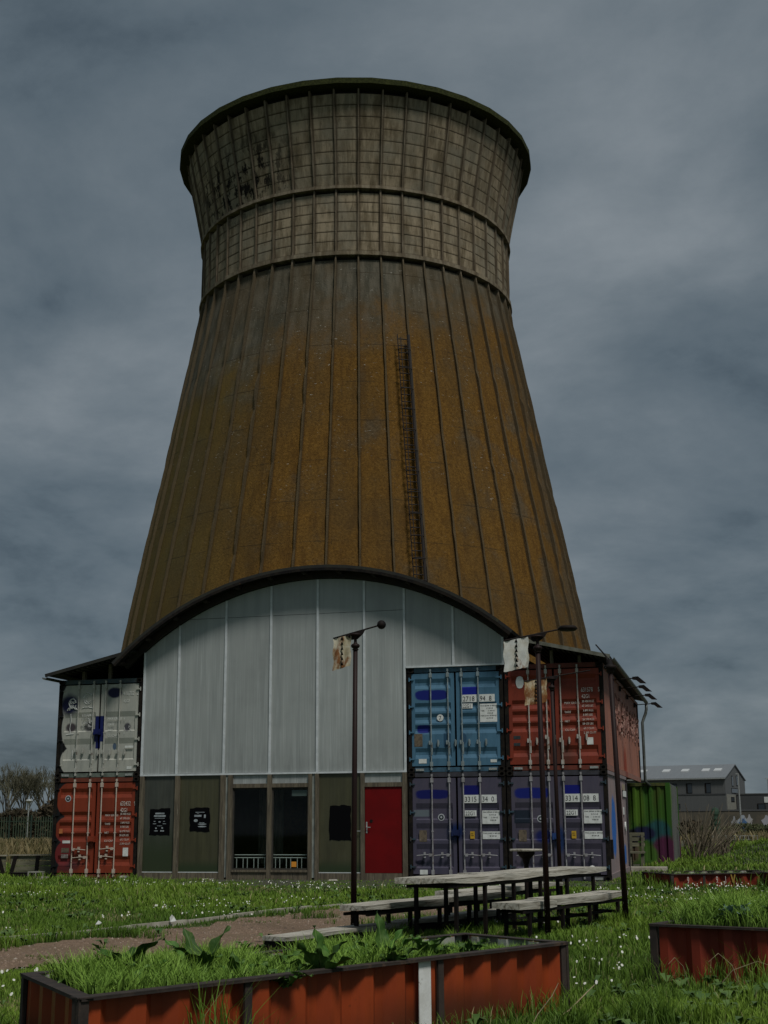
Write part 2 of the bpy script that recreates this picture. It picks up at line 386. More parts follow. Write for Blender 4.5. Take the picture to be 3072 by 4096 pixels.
# ------------------------------------------------------------------ cooling tower
TX, TY = -1.2045, 56.0
NR = 48; DTH = 2 * math.pi / NR; PH0 = -math.pi / 2 + .036
PROF = [(0, 11.35), (4, 10.62), (8.02, 9.87), (9.86, 9.54), (12.52, 9.03), (15.84, 8.36), (18.12, 7.95), (20.41, 7.50), (21.8, 7.23), (22.8, 7.05), (23.5, 6.93),
        (26.3, 6.93), (27.2, 7.08), (28.2, 7.28), (29.2, 7.5), (30.35, 7.74)]
def prof_r(z): return float(np.interp(z, [p[0] for p in PROF], [p[1] for p in PROF]))
def rib_d(z): return .15 if z < 23.3 else .085
def tower_material(name, rib=False):
    m, nt, b = new_mat(name); k = NT(nt)
    g = k.geo_pos((1, 1, 1), (-TX, -TY, 0)); x, y, z = k.xyz(g)[:3]
    ang = k.math('ARCTAN2', x, k.math('MULTIPLY', y, -1.0))          # 0 = towards the camera
    cyl = k.n('ShaderNodeCombineXYZ'); k.link(k.math('MULTIPLY', ang, 8.0), cyl.inputs[0]); k.link(k.math('MULTIPLY', z, .22), cyl.inputs[2])
    streak = k.noise(cyl.outputs[0], 3.2, 7, .65)
    cyl2 = k.n('ShaderNodeCombineXYZ'); k.link(k.math('MULTIPLY', ang, 8.0), cyl2.inputs[0]); k.link(z, cyl2.inputs[2])
    blot = k.noise(cyl2.outputs[0], .55, 5, .6); fine = k.noise(g, 11, 5, .75); speck = k.noise(g, 26, 3, .7)
    con = k.mix(k.maprange(streak, .36, .64), (.135, .105, .062), (.34, .277, .185))
    con = k.mix(k.math('MULTIPLY', k.maprange(blot, .42, .66), .7), con, (.23, .21, .155))
    con = k.mix(k.maprange(k.noise(cyl.outputs[0], 9, 6, .7), .56, .74), con, (.055, .043, .03))
    fr_a = k.math('FRACT', k.math('ADD', k.math('DIVIDE', k.math('SUBTRACT', ang, .036), DTH), 20.0))
    da = k.math('MULTIPLY', k.math('SUBTRACT', .5, k.math('ABSOLUTE', k.math('SUBTRACT', fr_a, .5))), .9)
    fr_z = k.math('MULTIPLY', k.math('FRACT', k.math('DIVIDE', k.math('SUBTRACT', z, 26.45), (30.14 - 26.45) / 8)), (30.14 - 26.45) / 8)
    fr_z2 = k.math('MULTIPLY', k.math('FRACT', k.math('DIVIDE', k.math('SUBTRACT', z, 23.62), (26.14 - 23.62) / 6)), (26.14 - 23.62) / 6)
    up_ = k.math('GREATER_THAN', z, 26.4)
    dz = k.math('ADD', k.math('MULTIPLY', fr_z, up_), k.math('MULTIPLY', fr_z2, k.math('SUBTRACT', 1.0, up_)))
    wz = k.math('MULTIPLY', k.noise(cyl2.outputs[0], 4, 6, .75), .17)
    grime = k.math('MAXIMUM', k.maprange(da, .05, k.math('ADD', wz, .06), 1, 0), k.math('MULTIPLY', k.maprange(dz, .0, wz, 1, 0), .8))
    con = k.mix(k.math('MULTIPLY', grime, .78), con, (.06, .045, .028))
    # spalled, blackened patches high on the left flank
    cyl3 = k.n('ShaderNodeCombineXYZ'); k.link(k.math('MULTIPLY', ang, 8.0), cyl3.inputs[0]); k.link(k.math('MULTIPLY', z, .5), cyl3.inputs[2])
    hole = k.math('MULTIPLY', k.maprange(k.noise(cyl3.outputs[0], 3.0, 7, .72), .5, .56),
                  k.math('MULTIPLY', k.maprange(k.math('ABSOLUTE', k.math('ADD', ang, .8)), .2, .62, 1, 0), k.maprange(k.math('ABSOLUTE', k.math('SUBTRACT', z, 27.4)), .5, 2.5, 1, 0)))
    con = k.mix(hole, con, (.012, .01, .008))
    # lichen on the skirt
    och = k.mix(k.maprange(fine, .3, .7), (.1, .049, .009), (.205, .107, .021))
    och = k.mix(k.math('MULTIPLY', k.maprange(speck, .52, .72), .55), och, (.06, .035, .012))
    och = k.mix(k.math('MULTIPLY', k.maprange(streak, .46, .66), .6), och, (.075, .036, .009))
    och = k.mix(k.math('MULTIPLY', k.maprange(speck, .28, .4, 1, 0), .45), och, (.3, .2, .08))
    brown = k.mix(k.maprange(fine, .35, .7), (.066, .05, .03), (.15, .118, .075))
    side = k.maprange(k.math('ABSOLUTE', k.math('SUBTRACT', ang, .1)), .35, 1.25)
    f_b = k.math('MULTIPLY', k.maprange(k.math('ADD', blot, k.math('MULTIPLY', side, .15)), .54, .72), .85)
    low = k.mix(f_b, och, brown)
    olive = k.mix(fine, (.085, .07, .022), (.17, .13, .045))
    low = k.mix(k.math('MULTIPLY', k.maprange(ang, -.25, -.9), .75), low, olive)
    zt = k.math('ADD', k.math('ADD', z, k.math('MULTIPLY_ADD', blot, 7.0, -3.5)), k.math('MULTIPLY', ang, -1.7))
    f_up = k.maprange(zt, 18.6, 21.8)
    gr = k.mix(k.maprange(streak, .4, .62), (.075, .07, .05), (.135, .12, .088))
    low = k.mix(f_up, low, gr)
    chips = k.math('MULTIPLY', k.maprange(k.noise(k.geo_pos((2.2, 2.2, 6), (-TX, -TY, 0)), 2.2, 6, .7), .635, .68), k.math('MULTIPLY', k.maprange(blot, .36, .56), k.maprange(z, 9, 17)))
    big = k.noise(cyl2.outputs[0], .28, 4, .6)
    low = k.mix(k.math('MULTIPLY', k.maprange(big, .42, .62), .5), low, k.mix(fine, (.05, .03, .01), (.13, .085, .035)))
    runs = k.math('MULTIPLY', k.maprange(k.noise(cyl.outputs[0], 7, 7, .7), .55, .68), k.maprange(k.noise(cyl2.outputs[0], .9, 4, .6), .45, .6))
    low = k.mix(k.math('MULTIPLY', runs, .6), low, (.04, .026, .012))
    low = k.mix(chips, low, (.42, .4, .34))
    low = k.mix(k.math('MULTIPLY', k.maprange(da, .02, k.math('MULTIPLY_ADD', wz, .7, .03), 1, 0), .55), low, (.045, .026, .009))
    low = k.mix(k.math('MULTIPLY', k.maprange(k.math('FRACT', k.math('DIVIDE', k.math('ADD', z, k.math('MULTIPLY', wz, .5)), 1.62)), .0, .03, 1, 0), k.maprange(blot, .42, .6)), low, (.04, .028, .014))
    c = k.mix(k.maprange(z, 23.2, 23.45), low, con)
    if rib: c = k.mix(.6, c, k.mix(k.maprange(z, 23.0, 23.4), (.115, .092, .056), k.mix(k.maprange(streak, .4, .62), (.15, .115, .075), (.25, .21, .15))))
    c = k.mix(k.maprange(z, 30.28, 30.34), c, k.mix(k.maprange(fine, .4, .62), (.022, .026, .008), (.05, .056, .016)))
    if not rib:
        h = k.n('ShaderNodeHueSaturation'); k.setin(h.inputs['Value'], k.math('MULTIPLY_ADD', k.rnd(), .14, .93)); k.setin(h.inputs['Color'], c); c = h.outputs[0]
    k.setin(b.inputs['Base Color'], c); b.inputs['Roughness'].default_value = .95; b.inputs['Specular IOR Level'].default_value = .15
    hgt = k.math('ADD', k.math('MULTIPLY', fine, .6), k.math('MULTIPLY', speck, .5))
    k.link(k.bump(hgt, .75, .05), b.inputs['Normal']); return m
T_PANEL = tower_material('tower_concrete'); T_RIB = tower_material('tower_rib_concrete', True)
tower = thing('cooling_tower', 'tall flared concrete cooling tower stained orange below and grey above', 'cooling tower', (TX, TY, 0))
# backing shell, seen only in the joints
zs = [0, 4, 8, 12, 16, 20, 22.5, 23.5, 26.3, 28, 30.3]
MB().lathe([(prof_r(z) - rib_d(z) - .22, z) for z in zs], 96).build('shell', mat('tower_joint', (.02, .016, .011), (.012, .01, .008), scale=3, rough=1), tower, smooth=True)
def panel_mesh(name, zlist, gap, jitter=0.0, thick=.15):
    """one panel between two ribs, facing -y at angle 0; zlist bottom to top"""
    mb = MB(); h = DTH / 2 - gap; vs = []; n = len(zlist)
    for z in zlist:
        r = (prof_r(z) - rib_d(z)) + random.uniform(-jitter, jitter)
        for a in (-h, 0, h):
            rr = r * math.cos(DTH / 2) / math.cos(a)
            vs.append((rr * math.sin(a), -rr * math.cos(a), z))
    k = len(vs)
    for z in zlist:
        r = prof_r(z) - rib_d(z) - thick
        for a in (-h, 0, h): vs.append((r * math.sin(a), -r * math.cos(a), z))
    fs = []
    for i in range(n - 1):
        for j in range(2):
            a = i * 3 + j; fs.append((a, a + 1, a + 4, a + 3))
        fs += [(i * 3, i * 3 + 3, k + i * 3 + 3, k + i * 3), (i * 3 + 2, k + i * 3 + 2, k + i * 3 + 5, i * 3 + 5)]
    t = (n - 1) * 3
    for j in range(2): fs += [(t + j, t + j + 1, k + t + j + 1, k + t + j), (j, k + j, k + j + 1, j + 1)]
    return mb.add(vs, fs)
def rows(z0, z1, n): 
    e_ = np.linspace(z0, z1, n + 1); return [(e_[i], e_[i + 1]) for i in range(n)]
ROWS = rows(26.45, 30.14, 8) + rows(23.62, 26.14, 6)
front = lambda th: math.cos(th + math.pi / 2)          # 1 = facing the camera
cols_ = [(PH0 + (i + .5) * DTH) for i in range(NR)]
near_cols = sorted(cols_, key=lambda t: -front(t))
obj_cols, rest_cols = near_cols[:21], near_cols[21:]
rest = MB()
for (a, b_) in ROWS:
    meshes = []
    for q in range(3):
        me = panel_mesh('panel', [a + .012, b_ - .012], .008 / 7, .006).mesh('panel'); me.materials.append(T_PANEL); meshes.append(me)
    for t in obj_cols:
        o = link('panel', random.choice(meshes), None, tower, rot=(0, 0, t + math.pi / 2))
    for t in rest_cols:
        p = panel_mesh('p', [a + .012, b_ - .012], .008 / 7, .006); rot = Matrix.Rotation(t + math.pi / 2, 3, 'Z')
        rest.add([rot @ Vector(v_) for v_ in p.v], p.f)
o = rest.build('far_panel', T_PANEL, tower); o['kind'] = 'stuff'
SK = [0, 1.5, 3.1, 4.7, 6.3, 7.9, 9.5, 11.1, 12.7, 14.3, 15.9, 17.5, 19.1, 20.5, 21.9, 23.24]
sk_meshes = []
for q in range(3):
    me = panel_mesh('skirt_panel', SK, .02 / 9, .018).mesh('skirt_panel'); me.materials.append(T_PANEL); sk_meshes.append(me)
for t in cols_: link('skirt_panel', random.choice(sk_meshes), None, tower, rot=(0, 0, t + math.pi / 2))
def rib_mesh(wob):
    mb = MB(); vs = []; ZL = list(np.linspace(0, 23.2, 60)) + list(np.linspace(23.3, 26.3, 9)) + list(np.linspace(26.4, 30.3, 12))
    for z in ZL:
        r = prof_r(z); w = (.036 if z < 23.2 else .03) + random.uniform(-.007, .007); amp = wob if z < 23.2 else wob * .35
        o_ = random.uniform(-amp, amp * .15) * (3.0 if random.random() < .1 else 1)
        for (dx, rr) in ((-w, r - rib_d(z) - .16), (-w, r - .02 + o_), (w, r - .02 + o_ * random.uniform(.2, 1)), (w, r - rib_d(z) - .16)):
            vs.append((dx + random.uniform(-.006, .006), -rr, z))
    fs = []
    for i in range(len(ZL) - 1):
        for j in range(3): fs.append((i * 4 + j, i * 4 + j + 1, i * 4 + 5 + j, i * 4 + 4 + j))
    return mb.add(vs, fs)
rib_ms = []
for q in range(6):
    me = rib_mesh(.035).mesh('rib'); me.materials.append(T_RIB); rib_ms.append(me)
for i in range(NR): link('rib', random.choice(rib_ms), None, tower, rot=(0, 0, PH0 + i * DTH + math.pi / 2))
def ring(name, z0, z1, r_in, r_out, ph, n=NR, m=T_RIB, slope=0.0, parent=tower):
    mb = MB(); vs = []
    for i in range(n):
        a = ph + i * 2 * math.pi / n
        for (r, z) in ((r_in, z0), (r_out, z0), (r_out + slope, z1), (r_in, z1)): vs.append((r * math.cos(a), r * math.sin(a), z))
    fs = []
    for i in range(n):
        j = (i + 1) % n
        for q in range(4): fs.append((i * 4 + q, i * 4 + (q + 1) % 4, j * 4 + (q + 1) % 4, j * 4 + q))
    return mb.add(vs, fs).build(name, m, parent)
ring('ring_beam', 23.4, 23.56, 6.5, 6.99, PH0)
ring('ring_beam', 26.29, 26.42, 6.5, 6.99, PH0)
ring('rim', 30.36, 30.6, 6.9, 8.04, PH0 + DTH / 2, 36)
# caged ladder on the skirt
lad = MB().box(-.02, .02, -.03, .0, 0, .02).build('ladder', steel_black, tower)
lth = PH0 + 2 * DTH - .042
def LP(z, off, tang):
    r = prof_r(z) + off; a = lth
    return Vector((r * math.cos(a) - tang * math.sin(a), r * math.sin(a) + tang * math.cos(a), z))
ladder_m = mat('ladder_steel', (.016, .01, .008), (.01, .008, .007), scale=3, rough=.8)
lad.data = MB().tube([LP(z, .12, .235) for z in np.linspace(6.8, 19.8, 16)], .065, 6).mesh('ladder'); lad.data.materials.append(ladder_m)
MB().tube([LP(z, .12, -.2) for z in np.linspace(6.8, 19.8, 16)], .022, 6).build('rail', ladder_m, lad)
rail2 = MB().tube([LP(z, .33, .17) for z in np.linspace(6.8, 19.6, 16)], .018, 5).build('cage_strap', ladder_m, lad)
MB().tube([LP(z, .33, -.14) for z in np.linspace(6.8, 19.6, 16)], .016, 5).build('cage_strap', ladder_m, lad)
for z in np.arange(7, 19.7, .3): MB().tube([LP(z, .12, -.2), LP(z, .12, .2)], .022, 5).build('rung', ladder_m, lad)
for z in np.arange(7.2, 19.7, .85):
    MB().tube([LP(z, .12, -.2), LP(z, .25, -.24), LP(z, .34, -.15), LP(z, .37, .0), LP(z, .34, .16), LP(z, .25, .24), LP(z, .12, .22)], .02, 5).build('cage_hoop', ladder_m, lad)

# ------------------------------------------------------------------ shipping containers
CW, CH = 2.438, 2.591
CASTING = None
def casting_mesh():
    mb = MB()                                           # block with an oval hole in its face (faces -y)
    a, hgt, dep = .17, .115, .16
    mb.box(0, a, .05, dep, 0, hgt)
    n = 16; ov = [(a / 2 + .045 * math.cos(2 * math.pi * j / n), hgt / 2 + .034 * math.sin(2 * math.pi * j / n)) for j in range(n)]
    def edge(t):
        c, s_ = math.cos(t), math.sin(t); k = min(a / 2 / max(abs(c), 1e-6), hgt / 2 / max(abs(s_), 1e-6)); return (a / 2 + c * k, hgt / 2 + s_ * k)
    ed = [edge(2 * math.pi * j / n) for j in range(n)]
    vs = [(p[0], 0, p[1]) for p in ov] + [(p[0], 0, p[1]) for p in ed] + [(p[0], .05, p[1]) for p in ov] + [(p[0], .05, p[1]) for p in ed]
    fs = []
    for j in range(n):
        k = (j + 1) % n
        fs += [(j, k, n + k, n + j), (j, 2 * n + j, 2 * n + k, k), (n + j, n + k, 3 * n + k, 3 * n + j)]
    return mb.add(vs, fs)
def corr_profile(x0, x1, pitch, depth):
    n = max(1, round((x1 - x0) / pitch)); p = (x1 - x0) / n; pr = []
    for i in range(n):
        a = x0 + i * p; pr += [(a, 0), (a + p * .3, 0), (a + p * .5, depth), (a + p * .8, depth)]
    return pr + [(x1, 0)]
RODS = (.6, 1.04, 1.39, 1.81)
def container(label, loc, length, paint, side_m, frame_m, recess, plates=(), texts=(), rod_m=rod_mat, handles=None, hinge_m=None,
              lock=None, group='shipping containers built into the hall front', header_m=None, sill_m=None, name='shipping_container', extra=None):
    root = thing(name, label, 'container', loc, -YAW, group)
    hinge_m = hinge_m or paint; header_m = header_m or frame_m
    for x0 in (0, CW - .095):
        MB().box(x0, x0 + .095, .012, .11, .118, CH - .118).build('corner_post', frame_m, root)
        MB().box(x0, x0 + .095, length - .11, length - .012, .118, CH - .118).build('corner_post', frame_m, root)
    cm = casting_mesh().mesh('corner_casting'); cm.materials.append(frame_m)
    for x0, flip in ((-.002, 1), (CW - .168, 1)):
        for z0 in (0.002, CH - .117):
            link('corner_casting', cm, None, root, loc=(x0, -.004, z0))
            link('corner_casting', cm, None, root, loc=(x0 + .17, length + .004, z0), rot=(0, 0, math.pi))
    MB().box(.17, CW - .17, .02, .1, CH - .115, CH - .002).build('header_beam', header_m, root)
    sill = MB().box(.17, CW - .17, .02, .1, .005, .112).build('sill_beam', sill_m or header_m, root)
    for x0 in (.2, CW - .4): MB().box(x0, x0 + .2, -.004, .02, .03, .085).build('kick_plate', galv, sill)
    MB().box(.1, CW - .1, .105, .12, .1, CH - .1).build('backing', dark_gap, root)
    for side in (0, 1):
        xa, xb = ((.1, 1.192), (1.246, CW - .1))[side]; zb, zt = .15, 2.445; st = .085
        mb = MB().box(xa, xa + st, .03, .075, zb, zt).box(xb - st, xb, .03, .075, zb, zt)
        pr = [(.031, zb)]
        for (zh, zl, sh, sl) in sorted(recess, key=lambda q: q[1]):
            pr += [(.031, zl), (.031 + .036, zl + sl), (.031 + .036, zh - sh), (.031, zh)]
        pr += [(.031, zt)]
        n0 = len(mb.v); prof = [(y_, z_) for y_, z_ in pr]
        mb.strip(prof, 'x', xa + st, xb - st); mb.strip([(.031, zb), (.075, zb)], 'x', xa + st, xb - st); mb.strip([(.031, zt), (.075, zt)], 'x', xa + st, xb - st)
        door = mb.build('door', paint, root)
        MB().box((xa, xb - .0)[side] - (.0, .0)[side], (xa, xb)[side] + .001, .03, .031, zb, zb + .01)
        for zc in (.32, .98, 1.62, 2.3):                 # hinges
            hx = .045 if side == 0 else CW - .045
            MB().box(min(hx, hx + (.12 if side == 0 else -.12)), max(hx, hx + (.12 if side == 0 else -.12)), -.004, .028, zc - .018, zc + .018).tube([(hx, .0, zc - .05), (hx, .0, zc + .05)], .016, 8).build('hinge', hinge_m, door)
        for ri in (0, 1):
            x = RODS[side * 2 + ri]; yy = -.006
            mb = MB().tube([(x, yy, .07), (x, yy, 2.53)], .0165, 8)
            for zc in (.2, 2.4): mb.box(x - .034, x + .034, -.03, .03, zc - .06, zc + .05)
            for zc in (.075, 2.515): mb.box(x - .02, x + .02, -.024, .02, zc - .03, zc + .03)
            mb.box(x - .024, x + .024, -.022, .03, 1.15, 1.175)
            rod = mb.build('lock_rod', rod_m, door)
            if handles is not None:
                hz, hdir = handles[side * 2 + ri]
                h2 = MB()
                if hdir == 0:                            # handle hanging down along the rod
                    h2.box(x + .012, x + .04, -.03, -.012, hz - .3, hz).box(x - .06, x - .02, -.02, .03, hz - .05, hz + .05)
                    h2.box(x + .15, x + .2, -.012, .03, hz - .06, hz + .05).box(x + .165, x + .19, -.03, -.01, hz - .1, hz + .07)
                else:
                    h2.tube([(x, -.03, hz), (x + hdir * .14, -.04, hz + .01), (x + hdir * .4, -.036, hz - .012)], .0125, 6)
                    h2.box(min(x + hdir * .02, x + hdir * .09), max(x + hdir * .02, x + hdir * .09), -.05, -.01, hz - .03, hz + .035)
                    h2.lathe([(.0, -.03), (.035, -.03), (.035, .0), (.0, .0)], 10, (x + hdir * .2, -.01, hz - .035)).box(x + hdir * .2 - .02, x + hdir * .2 + .02, -.05, .03, hz + .005, hz + .07)
                h2.build('handle', rod_m, door)
        for (sd_, x0, z0, x1, z1, pm) in plates:
            if sd_ == side: MB().box(x0, x1, .0255, .0295, z0, z1).build('label_plate', pm, door)
        for (sd_, s, x, z, size, tm, sx, yy) in texts:
            if sd_ == side: lettering(s, x, z, yy, size, tm, door, sx)
    if lock:
        lx, lz, lm = lock
        MB().box(lx - .11, lx + .09, -.06, .03, lz - .09, lz + .06).box(lx - .05, lx + .06, -.075, -.06, lz - .07, lz - .02).build('lock_box', lm, root)
    # long walls (vertical corrugation), rear wall, roof
    for s_, xx, sg in ((0, .035, 1), (1, CW - .035, -1)):
        pr = [(y_, xx + sg * d) for y_, d in corr_profile(.11, length - .11, .278, .036)]
        mb = MB(); n = len(pr); vs = [(x_, y_, .15) for y_, x_ in pr] + [(x_, y_, CH - .09) for y_, x_ in pr]
        mb.add(vs, [(i, i + 1, i + 1 + n, i + n) for i in range(n - 1)])
        sw = mb.build('side_wall', side_m, root)
        MB().box(*( (.005, .07) if s_ == 0 else (CW - .07, CW - .005)), .17, length - .17, .004, .15).build('bottom_rail', side_m, sw)
        MB().box(*( (.005, .07) if s_ == 0 else (CW - .07, CW - .005)), .17, length - .17, CH - .09, CH - .004).build('top_rail', side_m, sw)
    MB().box(.09, CW - .09, length - .08, length - .04, .1, CH - .1).build('rear_wall', side_m, root)
    MB().box(.04, CW - .04, .1, length - .1, CH - .05, CH - .02).build('roof', side_m, root)
    if extra: extra(root)
    return root

BLU = (.004, .012, .17)
WH = white_paint
black_txt = black_paint
pale_txt = mat('faded_white_lettering', (.78, .75, .69), (.55, .48, .4), scale=14, rough=.7, bump=0)
grey_txt = mat('dull_white_lettering', (.72, .73, .7), (.6, .62, .57), scale=14, rough=.7, bump=0)
lab_paper = mat('label_white', (.8, .82, .79), (.66, .68, .64), scale=9, rough=.6, bump=0)
lab_brown = mat('label_brown', (.17, .13, .085), (.09, .07, .05), (.24, .2, .15), scale=18, rough=.7, bump=0)
lab_yellow = mat('label_yellow', (.62, .38, .02), (.5, .3, .02), scale=9, rough=.6, bump=0)
lab_orange = mat('label_orange', (.62, .22, .06), (.5, .16, .05), scale=9, rough=.6, bump=0)
lab_dark = mat('label_dark', (.03, .045, .05), (.02, .025, .03), scale=9, rough=.5, bump=0)
RC5 = [(2.31, 2.06, .10, .09), (1.71, 1.49, .09, .09), (1.44, 1.2, .09, .09), (1.16, .93, .09, .09), (.59, .33, .1, .09)]
RC3 = [(1.84, 1.44, .13, .03), (1.36, .95, .13, .03), (.87, .3, .13, .03)]
RC2 = [(1.72, 1.2, .14, .03), (1.02, .45, .15, .03)]
DW = .022
def small_block(side, x, z, w, lines, size, m, y=DW):
    return [(side, s, x, z - i * size * 1.45, size, m, w, y) for i, s in enumerate(lines)]
FL = -14.61; UB = -2 * CW - .03; UR = -CW
# --- blue, upper
blue_paint = paint_mat('container_blue', (.08, .19, .285), (.062, .155, .24), blobs=[
    ('p', .61, 1.90, .42, .125, .09, BLU, 'x'), ('r', 1.59, 1.97, .2, .11, .04, (.002, .012, .26), 'x'), ('p', .40, 1.06, .17, .1, .15, BLU, 'x'),
    ('r', 1.0, .78, .09, .17, .05, (.02, .07, .13), 'x'), ('e', 1.4, .8, .09, .14, .1, (.03, .085, .15), 'x')], rust_amt=.7)
blue_frame = mat('container_blue_frame', (.03, .07, .1), (.02, .035, .045), (.07, .05, .03), scale=4, lo3=.55, hi3=.68, rough=.7)
container('faded blue shipping container numbered 271894 8, upper tier beside the grey panels', B(UB, 0, CH + .003), 12.19, blue_paint, blue_frame, frame_dark, RC5,
    header_m=mat('container_blue_header', (.05, .13, .2), (.035, .08, .12), (.05, .04, .03), scale=5, rough=.6),
    plates=[(1, 1.40, 1.70, 1.78, 1.885, lab_paper), (1, 1.83, 1.70, 2.22, 1.885, lab_paper), (1, 1.40, 1.545, 1.66, 1.665, lab_paper), (1, 1.84, 1.2, 2.27, 1.65, lab_paper),
            (0, .16, .63, .37, .945, lab_brown), (0, .27, .215, .47, .325, lab_paper), (1, 2.08, .215, 2.235, .285, lab_paper)],
    texts=[(1, '2718', 1.41, 1.722, .175, black_txt, .88, .0238), (1, '94  8', 1.845, 1.722, .175, black_txt, .84, .0238), (1, '22G1', 1.415, 1.563, .12, black_txt, .78, .0238)]
        + small_block(1, 1.86, 1.585, .95, ['MAX GROSS 30 480 KG', '             67 200 LB', 'TARE         2 180 KG', '               4 810 LB', 'MAX LOAD 28 300 KG', '             62 390 LB'], .042, black_txt, .0238),
    rod_m=mat('blue_rod_paint', (.27, .34, .36), (.2, .24, .24), (.1, .07, .05), scale=8, rough=.55), handles=[(.72, 0), (.72, 0), (.72, 0), (.72, 0)],
    extra=lambda r: (MB().lathe([(0, 0), (.085, 0), (.085, .003), (0, .003)], 24).build('sticker', lab_paper, r, loc=(.83, .0295, 1.33), rot=(R(90), 0, 0)), lettering('7', .79, 1.27, .0255, .16, black_txt, r, .9)))
# --- purple, lower pair
pur = (.085, .075, .11); pur2 = (.068, .065, .1)
pb1 = [('p', .6, 2.055, .42, .11, .12, (.003, .006, .11), 'x'), ('r', 1.59, 2.14, .2, .12, .03, (.002, .004, .13), 'x'), ('e', 1.18, 1.15, .2, .2, .5, (.006, .02, .09), 'x'),
       ('e', .27, .42, .11, .055, .2, (.01, .01, .025), 'x'), ('r', .32, 1.60, .19, .08, .03, (.14, .17, .19), 'x')]
purple_a = paint_mat('container_purple', pur, pur2, blobs=pb1, rust_amt=.72)
pur_side = mat('container_purple_side', (.06, .05, .06), (.045, .04, .045), (.05, .03, .02), scale=4, rough=.7)
rod_grey = mat('grey_rod_paint', (.36, .36, .37), (.27, .26, .26), (.12, .08, .06), scale=9, rough=.5)
def pur_plates(): return [(1, 1.40, 1.835, 1.78, 2.03, lab_paper), (1, 1.83, 1.835, 2.21, 2.03, lab_paper), (1, 1.41, 1.52, 1.70, 1.66, lab_paper), (1, 1.84, 1.335, 2.27, 1.655, lab_paper), (1, 1.84, .975, 2.27, 1.155, lab_paper),
                          (1, 1.535, .985, 1.645, 1.16, lab_yellow), (0, .26, .92, .45, 1.19, lab_brown)]
def pur_texts(n4, n2): return [(1, n4, 1.41, 1.868, .175, black_txt, .88, .0238), (1, n2, 1.845, 1.868, .175, black_txt, .84, .0238), (1, '22G1', 1.425, 1.543, .13, black_txt, .84, .0238)] \
    + small_block(1, 1.86, 1.6, .95, ['MAX GROSS 24 000 KG', '             52 910 LB', 'TARE         2 200 KG', '               4 850 LB'], .044, black_txt, .0238) \
    + small_block(1, 1.86, 1.1, .95, ['MAX LOAD 21 800 KG', '             48 060 LB'], .044, black_txt, .0238) + small_block(1, 1.55, 1.1, .8, ['CAU', 'TION'], .035, black_txt, .0238)
ring_w = mat('round_sticker', (.5, .52, .55), (.42, .44, .46), scale=9, bump=0)
def round_sticker(x, z):
    def f(r):
        MB().lathe([(0, 0), (.085, 0), (.085, .003), (0, .003)], 24).build('sticker', ring_w, r, loc=(x, .0295, z), rot=(R(90), 0, 0))
        MB().lathe([(0, 0), (.06, 0), (.06, .003), (0, .003)], 24).build('sticker_disc', lab_dark, r, loc=(x, .0262, z), rot=(R(90), 0, 0))
        MB().lathe([(0, 0), (.025, 0), (.025, .003), (0, .003)], 12).build('sticker_dot', ring_w, r, loc=(x, .0232, z), rot=(R(90), 0, 0))
    return f
HL = [(.6, -1), (.6, -1), (.6, 1), (.6, 1)]
container('dull purple shipping container numbered 331534 0 beside the red door', B(UB, 0, 0), 12.19, purple_a, pur_side, frame_dark, RC3, header_m=mat('container_purple_header', (.045, .045, .06), (.03, .03, .035), scale=4, rough=.7),
    plates=pur_plates() + [(0, .265, .14, .46, .25, lab_paper)], texts=pur_texts('3315', '34  0'), rod_m=rod_grey, handles=HL, lock=(1.19, 1.14, paint_mat('blue_lock', (.01, .02, .08), (.006, .01, .05))), extra=round_sticker(.82, 1.5), hinge_m=blue_frame)
pb2 = [('p', .61, 2.06, .43, .125, .12, (.004, .012, .17), 'x'), ('r', 1.6, 2.12, .19, .12, .03, (.002, .006, .18), 'x'), ('r', .35, 1.5, .19, .155, .02, (.012, .02, .035), 'x'),
       ('e', .9, 1.03, .25, .16, .25, (.006, .012, .1), 'x'), ('e', 1.25, .95, .12, .3, .4, (.008, .03, .11), 'x')]
purple_b = paint_mat('container_purple_b', (.09, .079, .11), (.073, .067, .1), blobs=pb2, rust_amt=.72)
side_low = paint_mat('container_faded_side', (.3, .225, .215), (.22, .185, .19), rust=(.13, .06, .03), rust_amt=.64, stretch=(1, 5, .2), blobs=[
    ('e', 1.75, 1.25, .6, .72, .15, (.03, .13, .42), 'y'), ('e', 4.95, .5, .3, .28, .2, (.04, .13, .38), 'y'), ('e', 3.9, 1.25, .3, .35, .3, (.1, .15, .36), 'y')])
def side_fix(r):
    round_sticker(.8, 1.45)(r)
    MB().box(CW - .028, CW - .012, 4.75, 5.75, 2.03, 2.19).build('side_notice', lab_paper, r)
    MB().box(CW - .028, CW - .008, 4.62, 5.3, 2.2, 2.36).build('stone_plaque', mat('stone_plaque', (.42, .36, .25), (.26, .22, .14), scale=12), r)
    MB().box(CW - .028, CW - .01, 4.6, 4.85, 1.55, 1.75).build('small_notice', lab_paper, r)
    MB().lathe([(0, 0), (.13, 0), (.13, .03), (0, .03)], 16).build('vent_disc', lab_paper, r, loc=(CW - .03, 5.05, 1.23), rot=(0, R(90), 0))
    MB().box(CW - .03, CW + .004, 3.4, 3.46, .15, 2.42).build('door_frame', pur_side, r)
    MB().box(CW - .03, CW + .004, 5.86, 5.93, .15, 2.42).build('door_frame', pur_side, r)
    MB().box(CW - .03, CW + .03, .35, .55, .5, .95).build('door_handle', steel_black, r)
    for y_ in (.9, 2.6, 4.4): MB().box(CW - .3, CW - .1, y_, y_ + .2, -.1, .03).build('footing_block', mat('footing', (.3, .28, .24), (.2, .19, .16)), r)
